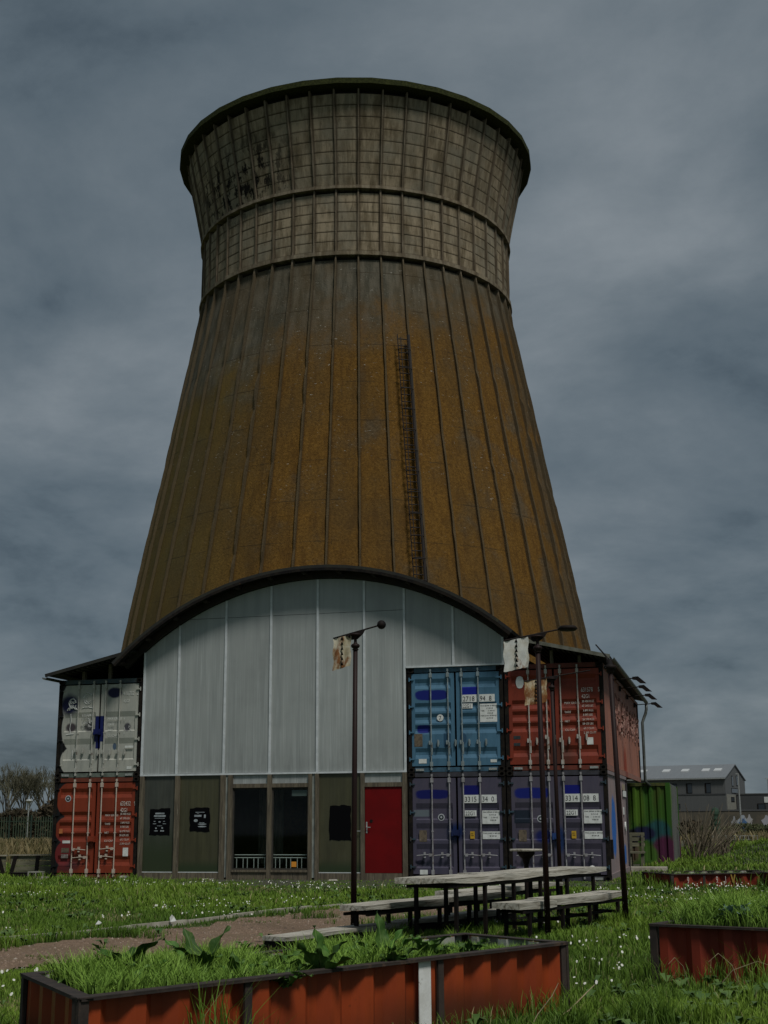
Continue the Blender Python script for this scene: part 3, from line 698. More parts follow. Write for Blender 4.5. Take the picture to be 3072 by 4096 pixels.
container('purple shipping container numbered 331408 8 at the right corner, lower tier', B(UR, 0, 0.0), 6.058, purple_b, side_low, frame_dark, RC3, header_m=MATS['container_purple_header'],
    plates=pur_plates(), texts=pur_texts('3314', '08  8'), rod_m=rod_grey, handles=HL, lock=(1.19, 1.05, paint_mat('blue_lock_b', (.02, .06, .2), (.012, .03, .12))), extra=side_fix, hinge_m=blue_frame)
# --- red, upper right
red_r = paint_mat('container_red', (.25, .038, .016), (.185, .03, .014), rust=(.06, .025, .012), rust_amt=.66, blobs=[('e', 1.2, .3, .5, .4, .5, (.1, .028, .016), 'x')])
side_up = paint_mat('container_red_side', (.37, .155, .10), (.26, .115, .085), rust=(.13, .035, .018), rust_amt=.6, stretch=(1, 5, .18), blobs=[('e', 6.3, .35, .5, .45, .5, (.26, .045, .02), 'y')])
def red_lines(x0, x1, m):
    return small_block(1, x0, 1.585, .95, ['MAX GROSS'], .072, m) + small_block(1, x0, 1.365, .95, ['TARE'], .07, m) + small_block(1, x0, 1.145, .95, ['NET'], .07, m) + small_block(1, x0, .935, .95, ['CU.CAP'], .075, m) + \
        small_block(1, x1, 1.615, .8, ['30 480 KGS', '67 200 LBS'], .075, m) + small_block(1, x1 + .02, 1.395, .8, ['3 890 KGS', '8 580 LBS'], .072, m) + small_block(1, x1, 1.18, .8, ['26 590 KGS', '58 620 LBS'], .072, m) + small_block(1, x1 + .02, .965, .8, ['67.7 CU.M', '2 390 CU.FT'], .072, m)
def relief_letters(r):
    # scraped, standing relief of old letters along the flank
    for i in range(90):
        y = 3.0 + 9.0 * random.random(); z = 1.62 + .035 * math.sin(y) + random.uniform(-.42, .42); h = random.uniform(.12, .4)
        pts = [(CW - .02 + random.uniform(0, .03), y + random.uniform(-.12, .12) * t, z + h * (t - .5)) for t in (0, .35, .7, 1)]
        MB().tube(pts, random.uniform(.012, .03), 5).build('relief_letter', relief_m, r)
relief_m = mat('relief_letter_paint', (.34, .2, .16), (.22, .1, .08), (.5, .38, .32), scale=6, rough=.8)
container('red shipping container numbered 631578 at the upper right corner', B(UR, 0, CH + .003), 12.19, red_r, side_up, frame_dark, RC5, header_m=mat('container_red_header', (.16, .03, .014), (.1, .025, .014), scale=4, rough=.7),
    plates=[(0, .2, .765, .37, .84, lab_dark), (0, .2, .6, .36, .67, lab_dark), (1, 1.99, .6, 2.14, .77, lab_paper)],
    texts=[(1, '631578', 1.89, 1.872, .15, pale_txt, .64, DW), (1, '5', 2.30, 1.872, .15, pale_txt, .64, DW), (1, '42G1', 1.9, 1.715, .14, pale_txt, .64, DW)] + red_lines(1.47, 1.9, pale_txt),
    handles=[(.72, 0), (.8, 0), (.72, 0), (.8, 0)], rod_m=mat('red_rod_paint', (.5, .49, .45), (.4, .34, .28), (.2, .1, .05), scale=10, rough=.55),
    extra=lambda r: (MB().prism([(.12 * math.cos(t) * (1 if abs(math.cos(t)) < .7 else .82), .15 * math.sin(t)) for t in np.linspace(0, 2 * math.pi, 20, endpoint=False)], 'y', .0, .004).build('sticker', lab_paper, r, loc=(.39, .024, 2.15)), relief_letters(r)))
# --- left stack
blk = (.008, .008, .009)
red_l = paint_mat('container_red_left', (.26, .042, .016), (.2, .034, .014), rust=(.08, .03, .012), rust_amt=.7, blobs=[('e', .4, .34, .4, .18, .4, (.09, .02, .02), 'x'), ('p', .38, .38, .2, .085, .1, (.01, .008, .01), 'x'), ('e', .3, .7, .3, .4, .4, (.17, .02, .02), 'x')],
    scallop=(.36, [(.42, 2.02, .34, .44), (.40, 1.24, .33, .34), (.44, .62, .34, .36), (.52, .2, .34, .3), (.5, 1.6, .2, .2)], blk))
red_side = mat('container_red_side_dark', (.05, .02, .015), (.03, .018, .015), scale=4)
container('orange red shipping container numbered 632432 at the left end, on the ground', B(FL, 0, 0), 12.19, red_l, red_side, frame_dark, RC5, header_m=mat('container_red_left_header', (.17, .035, .014), (.12, .03, .015), scale=4, rough=.7),
    plates=[(1, 2.04, .57, 2.19, .785, lab_paper), (0, .28, .66, .5, .78, lab_brown), (0, .28, .52, .48, .62, mat('label_grey', (.3, .27, .25), (.16, .12, .11), scale=20, bump=0)), (0, .19, 1.15, .29, 1.27, lab_orange), (0, .3, .9, .52, .97, lab_paper)],
    texts=[(1, '632432', 1.92, 1.855, .16, pale_txt, .62, DW), (1, '9', 2.31, 1.855, .16, pale_txt, .62, DW), (1, '42G1', 1.93, 1.69, .15, pale_txt, .62, DW)] + red_lines(1.5, 1.93, pale_txt),
    rod_m=mat('cream_rod_paint', (.56, .5, .42), (.5, .4, .32), (.22, .1, .05), scale=10, rough=.6), handles=[(.74, 1), (.54, -1), (.56, 1), (.76, -1)],
    lock=(1.17, 1.02, red_l), extra=round_sticker(.41, 2.05))
NAVY = (.004, .006, .045)
grey_p = paint_mat('container_grey', (.47, .47, .41), (.37, .38, .34), rust=(.05, .035, .03), rust_amt=.665, blobs=[
    ('e', 1.63, 2.22, .21, .14, .2, NAVY, 'x'), ('e', .32, 1.93, .27, .27, .35, NAVY, 'x'), ('r', 1.22, 1.27, .14, .34, .03, (.006, .012, .1), 'x'), ('r', 1.2, .95, .07, .2, .03, (.006, .012, .1), 'x'), ('e', 1.67, .8, .055, .09, .15, (.08, .12, .18), 'x'),
    ('e', .38, 1.32, .15, .12, .3, (.06, .05, .055), 'x'), ('e', 2.02, 1.3, .09, .11, .3, (.07, .07, .08), 'x'), ('e', .9, 1.32, .13, .12, .35, (.11, .11, .11), 'x')],
    scallop=(.36, [(.42, 2.0, .32, .6), (.42, 1.3, .3, .6), (.46, .44, .34, .38), (.5, .85, .2, .3)], blk))
spray = mat('white_spray', (.7, .72, .7), (.45, .46, .44), scale=20, bump=0)
def scribbles(r):
    rr = random.Random(4)
    def stroke(pts, w=.014):
        MB().tube([(x, .026, z) for x, z in pts], w, 4).build('spray_stroke', spray, r)
    def loop(cx, cz, rx, rz, a0=0, a1=6.28, w=.014, n=14):
        stroke([(cx + rx * math.cos(a) + rr.uniform(-.008, .008), cz + rz * math.sin(a) + rr.uniform(-.008, .008)) for a in np.linspace(a0, a1, n)], w)
    loop(.41, 1.96, .1, .13, .2, 5.9, .02); loop(.37, 1.99, .028, .03); loop(.46, 1.99, .028, .03); loop(.41, 1.9, .03, .02); loop(.41, 1.75, .16, .1, .3, 2.9, .018); loop(.41, 1.78, .09, .07, .2, 3.0, .02)
    loop(.86, 2.08, .13, .15, .5, 6.0, .011); loop(.87, 2.05, .07, .07, 2, 6, .009); loop(.85, 1.79, .17, .06, .2, 2.8, .011); stroke([(.72, 2.1), (.75, 2.18), (.84, 2.24), (.98, 2.2)], .012)
    for i in range(9): x = .72 + i * .035; stroke([(x, 1.58 + rr.uniform(0, .04)), (x + rr.uniform(-.02, .02), 1.66)], .007)
    for i in range(12): x = .7 + rr.random() * .33; z = 1.3 + rr.random() * .22; stroke([(x, z), (x + rr.uniform(-.07, .07), z + rr.uniform(-.05, .08)), (x + rr.uniform(-.1, .1), z + rr.uniform(-.05, .1))], .006)
    stroke([(.37, 1.68), (.39, 1.5), (.36, 1.3), (.38, 1.15)], .01); stroke([(.26, 1.13), (.48, 1.15)], .01); stroke([(.47, .72), (.46, .5)], .01)
    for i in range(10): x = 1.94 + rr.random() * .2; z = 1.15 + rr.random() * .35; stroke([(x, z), (x + rr.uniform(-.05, .05), z + rr.uniform(-.07, .07))], .006)
container('pale grey shipping container with sprayed graffiti at the upper left', B(FL, 0, CH + .003), 12.19, grey_p, red_side, frame_dark, RC2, header_m=mat('container_grey_header', (.03, .06, .08), (.06, .075, .07), scale=4, rough=.6), sill_m=mat('container_grey_sill', (.16, .19, .16), (.09, .11, .09), (.03, .02, .02), scale=4, rough=.7),
    plates=[(1, 1.99, .755, 2.23, .81, lab_paper), (1, 2.06, .2, 2.2, .27, lab_paper)],
    texts=[(1, '410782', 1.89, 2.14, .15, grey_txt, .7, DW), (1, '2', 2.28, 2.14, .15, grey_txt, .75, DW), (1, '42G1', 1.9, 1.95, .12, grey_txt, .7, DW)] + small_block(1, 1.46, 1.5, .9, ['MAX GROSS'], .085, grey_txt) + small_block(1, 1.48, 1.35, .9, ['TARE'], .085, grey_txt) + small_block(1, 1.48, 1.2, .9, ['NET'], .085, grey_txt) + small_block(1, 1.48, 1.05, .9, ['CU.CAP'], .085, grey_txt),
    rod_m=mat('pale_rod_paint', (.46, .46, .41), (.36, .36, .32), (.12, .08, .06), scale=9, rough=.6), handles=[(.72, 0), (.66, 0), (.66, 0), (.66, 0)],
    lock=(1.2, 1.2, paint_mat('navy_lock', (.006, .012, .1), (.004, .008, .06))), extra=scribbles)
# --- green one behind
green_p = paint_mat('container_green_graffiti', (.03, .11, .01), (.05, .08, .01), rust=(.02, .022, .008), rust_amt=.6, stretch=(1.4, 1, .2), blobs=[
    ('e', .5, 1.9, .35, .8, .25, (.012, .04, .006), 'x'), ('e', 1.35, 1.85, .22, .6, .25, (.07, .15, .012), 'x'), ('e', 2.0, 1.0, .4, .4, .25, (.015, .075, .08), 'x'), ('e', 1.5, .98, .42, .22, .22, (.008, .01, .04), 'x'),
    ('e', 2.2, .4, .42, .5, .2, (.075, .014, .045), 'x'), ('e', .9, .4, .5, .4, .25, (.1, .07, .045), 'x'), ('e', 1.65, .25, .3, .35, .25, (.05, .12, .015), 'x'), ('e', 1.15, .8, .18, .3, .15, (.006, .006, .008), 'x'), ('e', 1.0, .3, .1, .5, .15, (.06, .012, .012), 'x')])
gside = paint_mat('container_green_side', (.1, .11, .1), (.14, .14, .125), rust=(.06, .05, .03), rust_amt=.6, blobs=[('e', .3, 2.2, 1.2, .7, .4, (.08, .15, .01), 'y'), ('e', .2, .5, 1.0, .6, .4, (.15, .03, .07), 'y')])
gr = thing('shipping_container', 'green graffiti sprayed shipping container standing behind the right corner of the hall', 'container', (9.30 - CW * CY, 44.3 + CW * SY, 0), -YAW)
for x0 in (0, CW - .15):
    for y0 in (0, 6.058 - .15): MB().box(x0, x0 + .15, y0, y0 + .15, 0, CH).build('corner_post', green_p, gr)
pr = corr_profile(.15, CW - .15, .27, .045); n = len(pr)
MB().add([(x_, .02 + d, .12) for x_, d in pr] + [(x_, .02 + d, CH - .1) for x_, d in pr], [(i, i + 1, i + 1 + n, i + n) for i in range(n - 1)]).build('end_wall', green_p, gr)
MB().box(.15, CW - .15, .0, .1, CH - .1, CH - .01).build('header_beam', mat('mossy_rail', (.08, .09, .015), (.04, .05, .012), scale=9), gr)
MB().box(.15, CW - .15, .0, .1, .01, .12).build('sill_beam', green_p, gr)
for xx, sg in ((.03, 1), (CW - .03, -1)):
    pr = corr_profile(.15, 6.058 - .15, .278, .036); n = len(pr)
    MB().add([(xx + sg * d, y_, .05) for y_, d in pr] + [(xx + sg * d, y_, CH - .05) for y_, d in pr], [(i, i + 1, i + 1 + n, i + n) for i in range(n - 1)]).build('side_wall', gside, gr)
MB().box(.05, CW - .05, .1, 6, CH - .05, CH).build('roof', gside, gr)
sgn = thing('sign_board', 'black sign board with white letters hung on the green container', 'sign', gr.location + Vector((CY * .25, -SY * .25 - .05, .82)), -YAW)
MB().box(0, .78, -.02, .02, 0, 1.0).build('board', black_paint, sgn)
lettering('ODES', .14, .76, -.023, .2, WH, sgn, .85)
MB().box(.02, .5, -.024, -.021, .55, .64).build('text_bar', mat('sign_grey', (.3, .3, .28), (.1, .1, .1), scale=30, bump=0), sgn); MB().box(.02, .76, -.024, -.021, .3, .4).build('text_bar', MATS['sign_grey'], sgn)

# ------------------------------------------------------------------ the hall between the containers
HU = -7.25
hall = thing('arched_hall', 'arched hall front of grey polycarbonate panels between stacked containers', 'building', B(HU, 0, 0), -YAW)
def poly_mat(name, c1, c2, streak, rough=.35, dark=None):
    m, nt, b = new_mat(name); k = NT(nt); o = k.coord('Object'); x, y, z = k.xyz(o)[:3]
    st = k.noise(k.coord('Object', (1, 1, .02)), 26, 4, .6)
    st2 = k.noise(k.coord('Object', (1, 1, .05)), 5, 4, .6)
    c = k.mix(k.maprange(st2, .35, .65), c1, c2)
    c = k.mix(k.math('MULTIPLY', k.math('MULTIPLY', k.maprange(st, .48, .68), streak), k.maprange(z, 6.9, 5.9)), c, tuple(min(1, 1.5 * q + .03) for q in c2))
    lines = k.math('SINE', k.math('MULTIPLY', x, 2 * math.pi / .02))
    c = k.mix(k.math('MULTIPLY', k.maprange(k.noise(o, .8, 5, .6), .45, .75), .35), c, tuple(.55 * q for q in c1))
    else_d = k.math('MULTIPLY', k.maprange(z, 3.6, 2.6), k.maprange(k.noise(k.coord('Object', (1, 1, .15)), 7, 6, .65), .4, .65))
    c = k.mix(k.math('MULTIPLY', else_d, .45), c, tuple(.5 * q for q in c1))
    c = k.mix(k.math('MULTIPLY', k.maprange(k.noise(o, .35, 3, .5), .4, .62), .3), c, tuple(.68 * q for q in c1))
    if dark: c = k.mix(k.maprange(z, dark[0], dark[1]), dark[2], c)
    h = k.n('ShaderNodeHueSaturation'); k.setin(h.inputs['Value'], k.math('MULTIPLY_ADD', k.rnd(), .14, .93)); k.setin(h.inputs['Color'], c)
    k.setin(b.inputs['Base Color'], h.outputs[0]); b.inputs['Roughness'].default_value = rough; b.inputs['Specular IOR Level'].default_value = .45
    k.link(k.bump(lines, .06, .004), b.inputs['Normal']); return m
poly_grey = poly_mat('polycarbonate_grey', (.39, .415, .4), (.33, .355, .345), .55)
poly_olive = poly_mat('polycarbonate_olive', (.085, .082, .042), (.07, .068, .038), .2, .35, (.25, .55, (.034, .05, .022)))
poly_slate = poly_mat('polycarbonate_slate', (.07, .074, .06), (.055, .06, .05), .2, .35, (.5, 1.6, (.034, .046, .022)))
alu = mat('aluminium_bar', (.66, .7, .71), (.55, .59, .6), scale=5, rough=.5, bump=.05)
RP = 7.6
def arch_z(u, r=RP): return math.sqrt(max(r * r - (u - HU) ** 2, 0))
COLS = [-12.1, -11.12, -9.81, -8.555, -7.28, -6.03, -4.97]
def panel(u0, u1, z0, z1, m, name='panel', y=.0):
    """z1 None: up to the arch"""
    n = 7; us = np.linspace(u0, u1, n); top = [(u - HU, arch_z(u) if z1 is None else z1) for u in us]
    return MB().prism([(u0 - HU, z0), (u1 - HU, z0)] + top[::-1], 'y', y, y + .025).build(name, m, hall)
for i in range(6):
    a, b_ = COLS[i] + .012, COLS[i + 1] - .012
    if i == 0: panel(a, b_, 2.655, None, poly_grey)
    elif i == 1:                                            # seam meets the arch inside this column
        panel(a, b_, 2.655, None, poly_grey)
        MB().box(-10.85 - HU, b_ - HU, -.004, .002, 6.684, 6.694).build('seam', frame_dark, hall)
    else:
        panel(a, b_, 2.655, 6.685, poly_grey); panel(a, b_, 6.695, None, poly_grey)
for a, b_ in ((-4.955, -3.715), (-3.695, -2.46)): panel(a, b_, 5.235, None, poly_grey)
for u in COLS: MB().box(u - .028 - HU, u + .028 - HU, -.035, -.0005, 2.6 if u < -5 else 2.6, arch_z(u) - .01).build('mullion', alu, hall)
for u in (-3.705, -2.45): MB().box(u - .028 - HU, u + .028 - HU, -.035, -.0005, 5.2, arch_z(u) - .01).build('mullion', alu, hall)
MB().box(-12.128 - HU, -4.94 - HU, -.04, -.001, 2.60, 2.648).build('lower_rail', alu, hall)
MB().box(-4.94 - HU, -2.42 - HU, -.04, -.001, 5.19, 5.23).build('lower_rail', alu, hall)
POSTS = [(-12.12, -12.0), (-11.13, -11.0), (-9.875, -9.735), (-9.665, -9.54), (-8.595, -8.48), (-7.505, -7.405), (-7.322, -7.225), (-6.128, -6.03), (-5.052, -4.945)]
for a, b_ in POSTS: MB().box(a - HU, b_ - HU, -.05, .1, -.02, 2.598).build('post', wood_grey, hall)
for a, b_ in ((-9.735, -9.665), (-7.405, -7.322)): MB().box(a - HU, b_ - HU, -.01, .05, .05, 2.597).build('infill_strip', mat('infill_grey', (.3, .33, .3), (.2, .22, .2), scale=3), hall)
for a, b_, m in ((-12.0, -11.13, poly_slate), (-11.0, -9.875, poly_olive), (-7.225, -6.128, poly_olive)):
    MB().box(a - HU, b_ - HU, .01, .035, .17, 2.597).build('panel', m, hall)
    MB().box(a - HU, b_ - HU, -.02, .06, 0, .165).build('base_board', wood_grey, hall)
    MB().box(a - HU, b_ - HU, -.004, .008, .166, .185).build('bottom_strip', alu, hall)
def glass_mat():
    m, nt, b = new_mat('window_glass'); k = NT(nt); nt.nodes.remove(b)
    out = [n_ for n_ in nt.nodes if n_.type == 'OUTPUT_MATERIAL'][0]
    tr = k.n('ShaderNodeBsdfTransparent'); tr.inputs[0].default_value = (.85, .88, .86, 1)
    gl = k.n('ShaderNodeBsdfGlossy'); gl.inputs['Roughness'].default_value = .03; gl.inputs[0].default_value = (.8, .85, .85, 1)
    fr = k.n('ShaderNodeFresnel'); fr.inputs[0].default_value = 1.45
    mx = k.n('ShaderNodeMixShader'); k.link(k.math('MULTIPLY', fr.outputs[0], .35), mx.inputs[0]); k.link(tr.outputs[0], mx.inputs[1]); k.link(gl.outputs[0], mx.inputs[2])
    k.link(mx.outputs[0], out.inputs[0]); return m
glass = glass_mat()
for a, b_ in ((-9.54, -8.595), (-8.48, -7.505)):
    MB().box(a - HU, b_ - HU, -.04, .08, 2.27, 2.37).build('header', wood_grey, hall)
    MB().box(a - HU, b_ - HU, .01, .03, 2.372, 2.597).build('transom_panel', poly_grey, hall)
    MB().box(a - HU, b_ - HU, -.055, .08, .185, .24).build('sill', wood_grey, hall)
    MB().box(a - HU, b_ - HU, -.02, .06, 0, .183).build('base_board', wood_grey, hall)
    w = MB().box(a - HU, a + .035 - HU, .0, .06, .242, 2.268).box(b_ - .035 - HU, b_ - HU, .0, .06, .242, 2.268).box(a + .035 - HU, b_ - .035 - HU, .0, .06, .242, .28).box(a + .035 - HU, b_ - .035 - HU, .0, .06, 2.235, 2.268).build('window', mat('window_frame', (.03, .028, .022), (.05, .045, .035), scale=5), hall)
    MB().box(a + .036 - HU, b_ - .036 - HU, .025, .031, .281, 2.234).build('pane', glass, w)
MB().box(-7.95 - HU, -7.82 - HU, .018, .022, .31, .44).build('sticker', mat('sticker_orange', (.75, .3, .03), bump=0, rough=.5), hall)
MB().box(-7.96 - HU, -7.52 - HU, .036, .04, 2.05, 2.2).build('blind_strip', mat('blind_grey', (.2, .24, .24), bump=0), hall)
MB().box(-6.03 - HU, -5.052 - HU, -.04, .08, 2.255, 2.36).build('header', wood_grey, hall)
MB().box(-6.03 - HU, -5.052 - HU, .01, .03, 2.362, 2.597).build('transom_panel', poly_grey, hall)
MB().box(-6.03 - HU, -5.052 - HU, -.02, .06, 0, .165).build('base_board', wood_grey, hall)
door_red = mat('red_door_paint', (.17, .0022, .0032), (.14, .002, .003), (.06, .002, .002), scale=1.6, scale3=4, lo3=.66, hi3=.74, spec=.2, rough=.6, bump=.05)
rd = MB().box(-6.02 - HU, -5.06 - HU, -.01, .04, .172, 2.25).build('door', door_red, hall)
MB().box(-5.995 - HU, -5.96 - HU, -.02, -.011, 1.13, 1.4).tube([(-5.978 - HU, -.02, 1.27), (-5.978 - HU, -.06, 1.27), (-5.87 - HU, -.06, 1.265)], .011, 8).build('handle', galv, rd)
MB().lathe([(0, 0), (.04, 0), (.04, .006), (0, .006)], 16).build('peephole', frame_dark, rd, loc=(-5.86 - HU, -.011, 1.42), rot=(R(90), 0, 0))
MB().box(-6.22 - HU, -6.13 - HU, -.06, -.05, 1.17, 1.19).build('latch', galv, hall)
# enclosure behind the front: floor slab, side linings, back wall
MB().box(-12.1 - HU, -2.45 - HU, .12, 10.6, -.05, .03).build('floor_slab', mat('hall_floor', (.1, .1, .09), (.06, .06, .055), scale=2), hall)
lin = mat('hall_lining', (.05, .05, .045), (.035, .035, .03), scale=2)
MB().box(-12.12 - HU, -12.1 - HU, .12, 10.6, .03, 5.9).build('side_lining', lin, hall)
MB().box(-4.93 - HU, -4.91 - HU, .12, 10.6, .03, 7.2).build('side_lining', lin, hall)
MB().prism([(-12.3 - HU, 0), (-2.4 - HU, 0)] + [(u - HU, arch_z(u, 7.62)) for u in np.linspace(-2.4, -12.3, 16)], 'y', 10.6, 10.7).build('back_wall', lin, hall)
# arched roof, edge beams and purlin ends
roof_m = mat('roof_sheet', (.014, .013, .012), (.022, .022, .015), (.07, .08, .03), scale=3, scale3=5, lo3=.6, hi3=.75, rough=.8)
beam_m = mat('arch_beam_wood', (.026, .016, .009), (.013, .01, .007), scale=3, stretch=(1, 1, 3), rough=.8)
def arc_band(r0, r1, y0, y1, a0, a1, n=26):
    mb = MB(); A = np.linspace(a0, a1, n); vs = []
    for a in A:
        for (r, y) in ((r0, y0), (r1, y0), (r1, y1), (r0, y1)): vs.append((r * math.cos(a), y, r * math.sin(a)))
    fs = []
    for i in range(n - 1):
        for q in range(4): fs.append((i * 4 + q, i * 4 + (q + 1) % 4, i * 4 + 4 + (q + 1) % 4, i * 4 + 4 + q))
    fs += [(0, 3, 2, 1), ((n - 1) * 4, (n - 1) * 4 + 1, (n - 1) * 4 + 2, (n - 1) * 4 + 3)]
    return mb.add(vs, fs)
a_r = math.acos((-2.12 - HU) / 7.86); a_l = math.acos((-12.83 - HU) / 7.86)
arc_band(7.815, 7.89, -.5, 11.0, a_r, a_l).build('roof', roof_m, hall, smooth=False)
arc_band(7.615, 7.80, -.12, .0, a_r + .012, a_l - .012).build('edge_beam', beam_m, hall)
arc_band(7.74, 7.81, -.52, -.42, a_r, a_l).build('fascia', frame_dark, hall)
for a in np.linspace(a_r + .02, a_l - .02, 13):
    mb = MB().box(-.05, .05, -.42, -.121, 7.7, 7.8); o = mb.build('purlin', beam_m, hall, rot=(0, math.pi / 2 - a, 0))
# side roofs over the containers
batten_m = mat('roof_batten', (.05, .045, .035), (.02, .018, .014), scale=4, stretch=(1, .2, 1), rough=.9)
def lean_roof(u_hi, z_hi, u_lo, z_lo, y1, zc):
    d = Vector((u_lo - u_hi, 0, z_lo - z_hi)); L = d.length; sg = 1 if u_lo > u_hi else -1
    nrm = Vector((-d.z, 0, d.x)).normalized() * (1 if d.x > 0 else -1)
    def pt(t, h, y): q = Vector((u_hi - HU, y, z_hi)) + d * t + nrm * h; return (q.x, q.y, q.z)
    mb = MB(); mb.add([pt(0, 0, -.42), pt(1, 0, -.42), pt(1, .05, -.42), pt(0, .05, -.42), pt(0, 0, y1), pt(1, 0, y1), pt(1, .05, y1), pt(0, .05, y1)],
                      [(0, 1, 2, 3), (4, 7, 6, 5), (0, 4, 5, 1), (1, 5, 6, 2), (2, 6, 7, 3), (3, 7, 4, 0)])
    rf = mb.build('side_roof', roof_m, hall)
    mb = MB(); mb.add([pt(.0, -.03, -.45), pt(1.01, -.03, -.45), pt(1.01, .058, -.45), pt(.0, .058, -.45), pt(0, -.03, -.423), pt(1.01, -.03, -.423), pt(1.01, .058, -.423), pt(0, .058, -.423)],
                      [(0, 1, 2, 3), (4, 7, 6, 5), (0, 4, 5, 1), (1, 5, 6, 2), (2, 6, 7, 3), (3, 7, 4, 0)])
    mb.build('verge_board', mat('verge_metal', (.16, .16, .13), (.1, .1, .07), scale=5) if sg > 0 else roof_m, hall)
    for t in np.linspace(.06, .84, 14):
        mb = MB(); mb.add([pt(t, -.05, -.3), pt(t + .028, -.05, -.3), pt(t + .028, -.004, -.3), pt(t, -.004, -.3), pt(t, -.05, y1 - .3), pt(t + .028, -.05, y1 - .3), pt(t + .028, -.004, y1 - .3), pt(t, -.004, y1 - .3)],
                          [(0, 1, 2, 3), (4, 7, 6, 5), (0, 4, 5, 1), (1, 5, 6, 2), (2, 6, 7, 3), (3, 7, 4, 0)]); mb.build('batten', batten_m, rf)
    for t in (.42, .92 if sg < 0 else .02):
        x = u_hi + (u_lo - u_hi) * (1 - t) - HU
    for t in (.35, .66):
        q = pt(t, -.06, .2)
        if q[2] > zc + .06: MB().box(q[0] - .04, q[0] + .04, .05, .15, zc, q[2]).build('roof_prop', wood_grey, hall)
    return rf
lean_roof(-12.3, 5.84, -14.78, 5.27, 12.4, 2 * CH + .004)
lean_roof(-2.0, 5.75, .2, 5.25, 12.6, 2 * CH + .004)
gut = mat('zinc_gutter', (.17, .185, .175), (.1, .11, .1), (.07, .08, .04), scale=4, lo3=.55, hi3=.7, rough=.5, metal=.3)
for u, y1 in ((-14.83, 12.4), (.26, 12.6)):
    pr = [(.065 * math.cos(t), .065 * math.sin(t)) for t in np.linspace(math.pi, 2 * math.pi, 9)] + [(.06 * math.cos(t), .06 * math.sin(t)) for t in np.linspace(2 * math.pi, math.pi, 9)]
    MB().prism([(u - HU + a, 5.235 + b_) for a, b_ in pr], 'y', -.44, y1).build('gutter', gut, hall)
MB().tube([(.26 - HU, 12.5, 5.17), (.26 - HU, 12.5, 5.0), (.23 - HU, 12.5, 4.86), (.17 - HU, 12.5, 4.72), (.11 - HU, 12.46, 4.55), (.11 - HU, 12.45, 2.65), (.25 - HU, 12.5, 2.5)], .05, 10).build('downpipe', gut, hall, smooth=True)
# railing inside behind the window
rl = thing('indoor_railing', 'pale metal railing just inside the two hall windows', 'railing', B(-8.52, .17, 0), -YAW)
rail_m = mat('rail_pale', (.8, .84, .82), bump=0, rough=.4)
for z in (.53, .6): MB().tube([(-1.0, 0, z), (1.0, 0, z)], .013, 6).build('rail', rail_m, rl)
for x in np.arange(-.95, 1.0, .145): MB().tube([(x + (.03 if int((x + 1) / .145) % 2 else 0), 0, .05), (x + (.03 if int((x + 1) / .145) % 2 else 0), 0, .53)], .011, 6).build('baluster', rail_m, rl)
# dim things inside the hall, glimpsed through the panes
cu_m = mat('curtain_cloth', (.14, .13, .11), (.05, .06, .055), (.2, .1, .06), scale=3, stretch=(2, 2, .6), rough=.9)
hang = thing('hanging_cloth', 'dim patterned cloth hanging inside behind the left window pane', 'cloth', B(-8.95, 1.3, .35), -YAW)
pr = [(-.35 + .7 * i / 24, .05 * math.sin(i * 1.3)) for i in range(25)]
MB().add([(x_, y_, 0) for x_, y_ in pr] + [(x_, y_ + .01, 1.9) for x_, y_ in pr], [(i, i + 1, i + 26, i + 25) for i in range(24)]).build('cloth_sheet', cu_m, hang, smooth=True)

# posters on the panels
def ragged(x0, x1, z0, z1, seed):
    r_ = random.Random(seed); pts = []
    for (a, b_) in (((x0, z0), (x1, z0)), ((x1, z0), (x1, z1)), ((x1, z1), (x0, z1)), ((x0, z1), (x0, z0))):
        for i in range(7):
            t = i / 7; pts.append((a[0] + (b_[0] - a[0]) * t + r_.uniform(-.018, .018), a[1] + (b_[1] - a[1]) * t + r_.uniform(-.018, .018)))
    return pts
poster_bk = mat('poster_black', (.004, .004, .005), rough=.8, bump=0, spec=.05)
print_m = mat('poster_print', (.38, .42, .44), (.24, .27, .29), scale=12, rough=.7, bump=0)
def poster(lbl, u0, u1, z0, z1, y, bars, seed):
    t = thing('poster', lbl, 'poster', B((u0 + u1) / 2, y, (z0 + z1) / 2), -YAW, 'black posters on the lower panels')
    w, h = (u1 - u0) / 2, (z1 - z0) / 2
    MB().prism(ragged(-w, w, -h, h, seed), 'y', -.006, .0).build('sheet', poster_bk, t)
    for (x, z, bw, bh, el_) in bars:
        if el_: poly = [(x * 2 * w + bw * w * math.cos(a), z * 2 * h + bh * h * math.sin(a)) for a in np.linspace(0, 2 * math.pi, 12, endpoint=False)]
        else: poly = [(x * 2 * w - bw * w, z * 2 * h - bh * h), (x * 2 * w + bw * w, z * 2 * h - bh * h), (x * 2 * w + bw * w * 1.02, z * 2 * h + bh * h), (x * 2 * w - bw * w * .98, z * 2 * h + bh * h)]
        MB().prism(poly, 'y', -.0085, -.0065).build('print', print_m, t)
poster('black ragged edged poster of centred text on the leftmost lower panel', -11.83, -11.27, 1.1, 1.765, .009, [(0, .32, .45, .06, 0), (0, .225, .58, .06, 0), (0, .14, .5, .02, 0), (-.25, .02, .1, .03, 1), (0, 0, .12, .05, 1), (.22, .02, .1, .03, 1), (-.25, -.07, .16, .02, 0), (.24, -.07, .16, .02, 0), (0, -.15, .25, .015, 0), (-.17, -.24, .08, .06, 1), (.14, -.23, .09, .06, 1), (-.17, -.34, .2, .04, 1), (.14, -.34, .18, .05, 0)], 3)
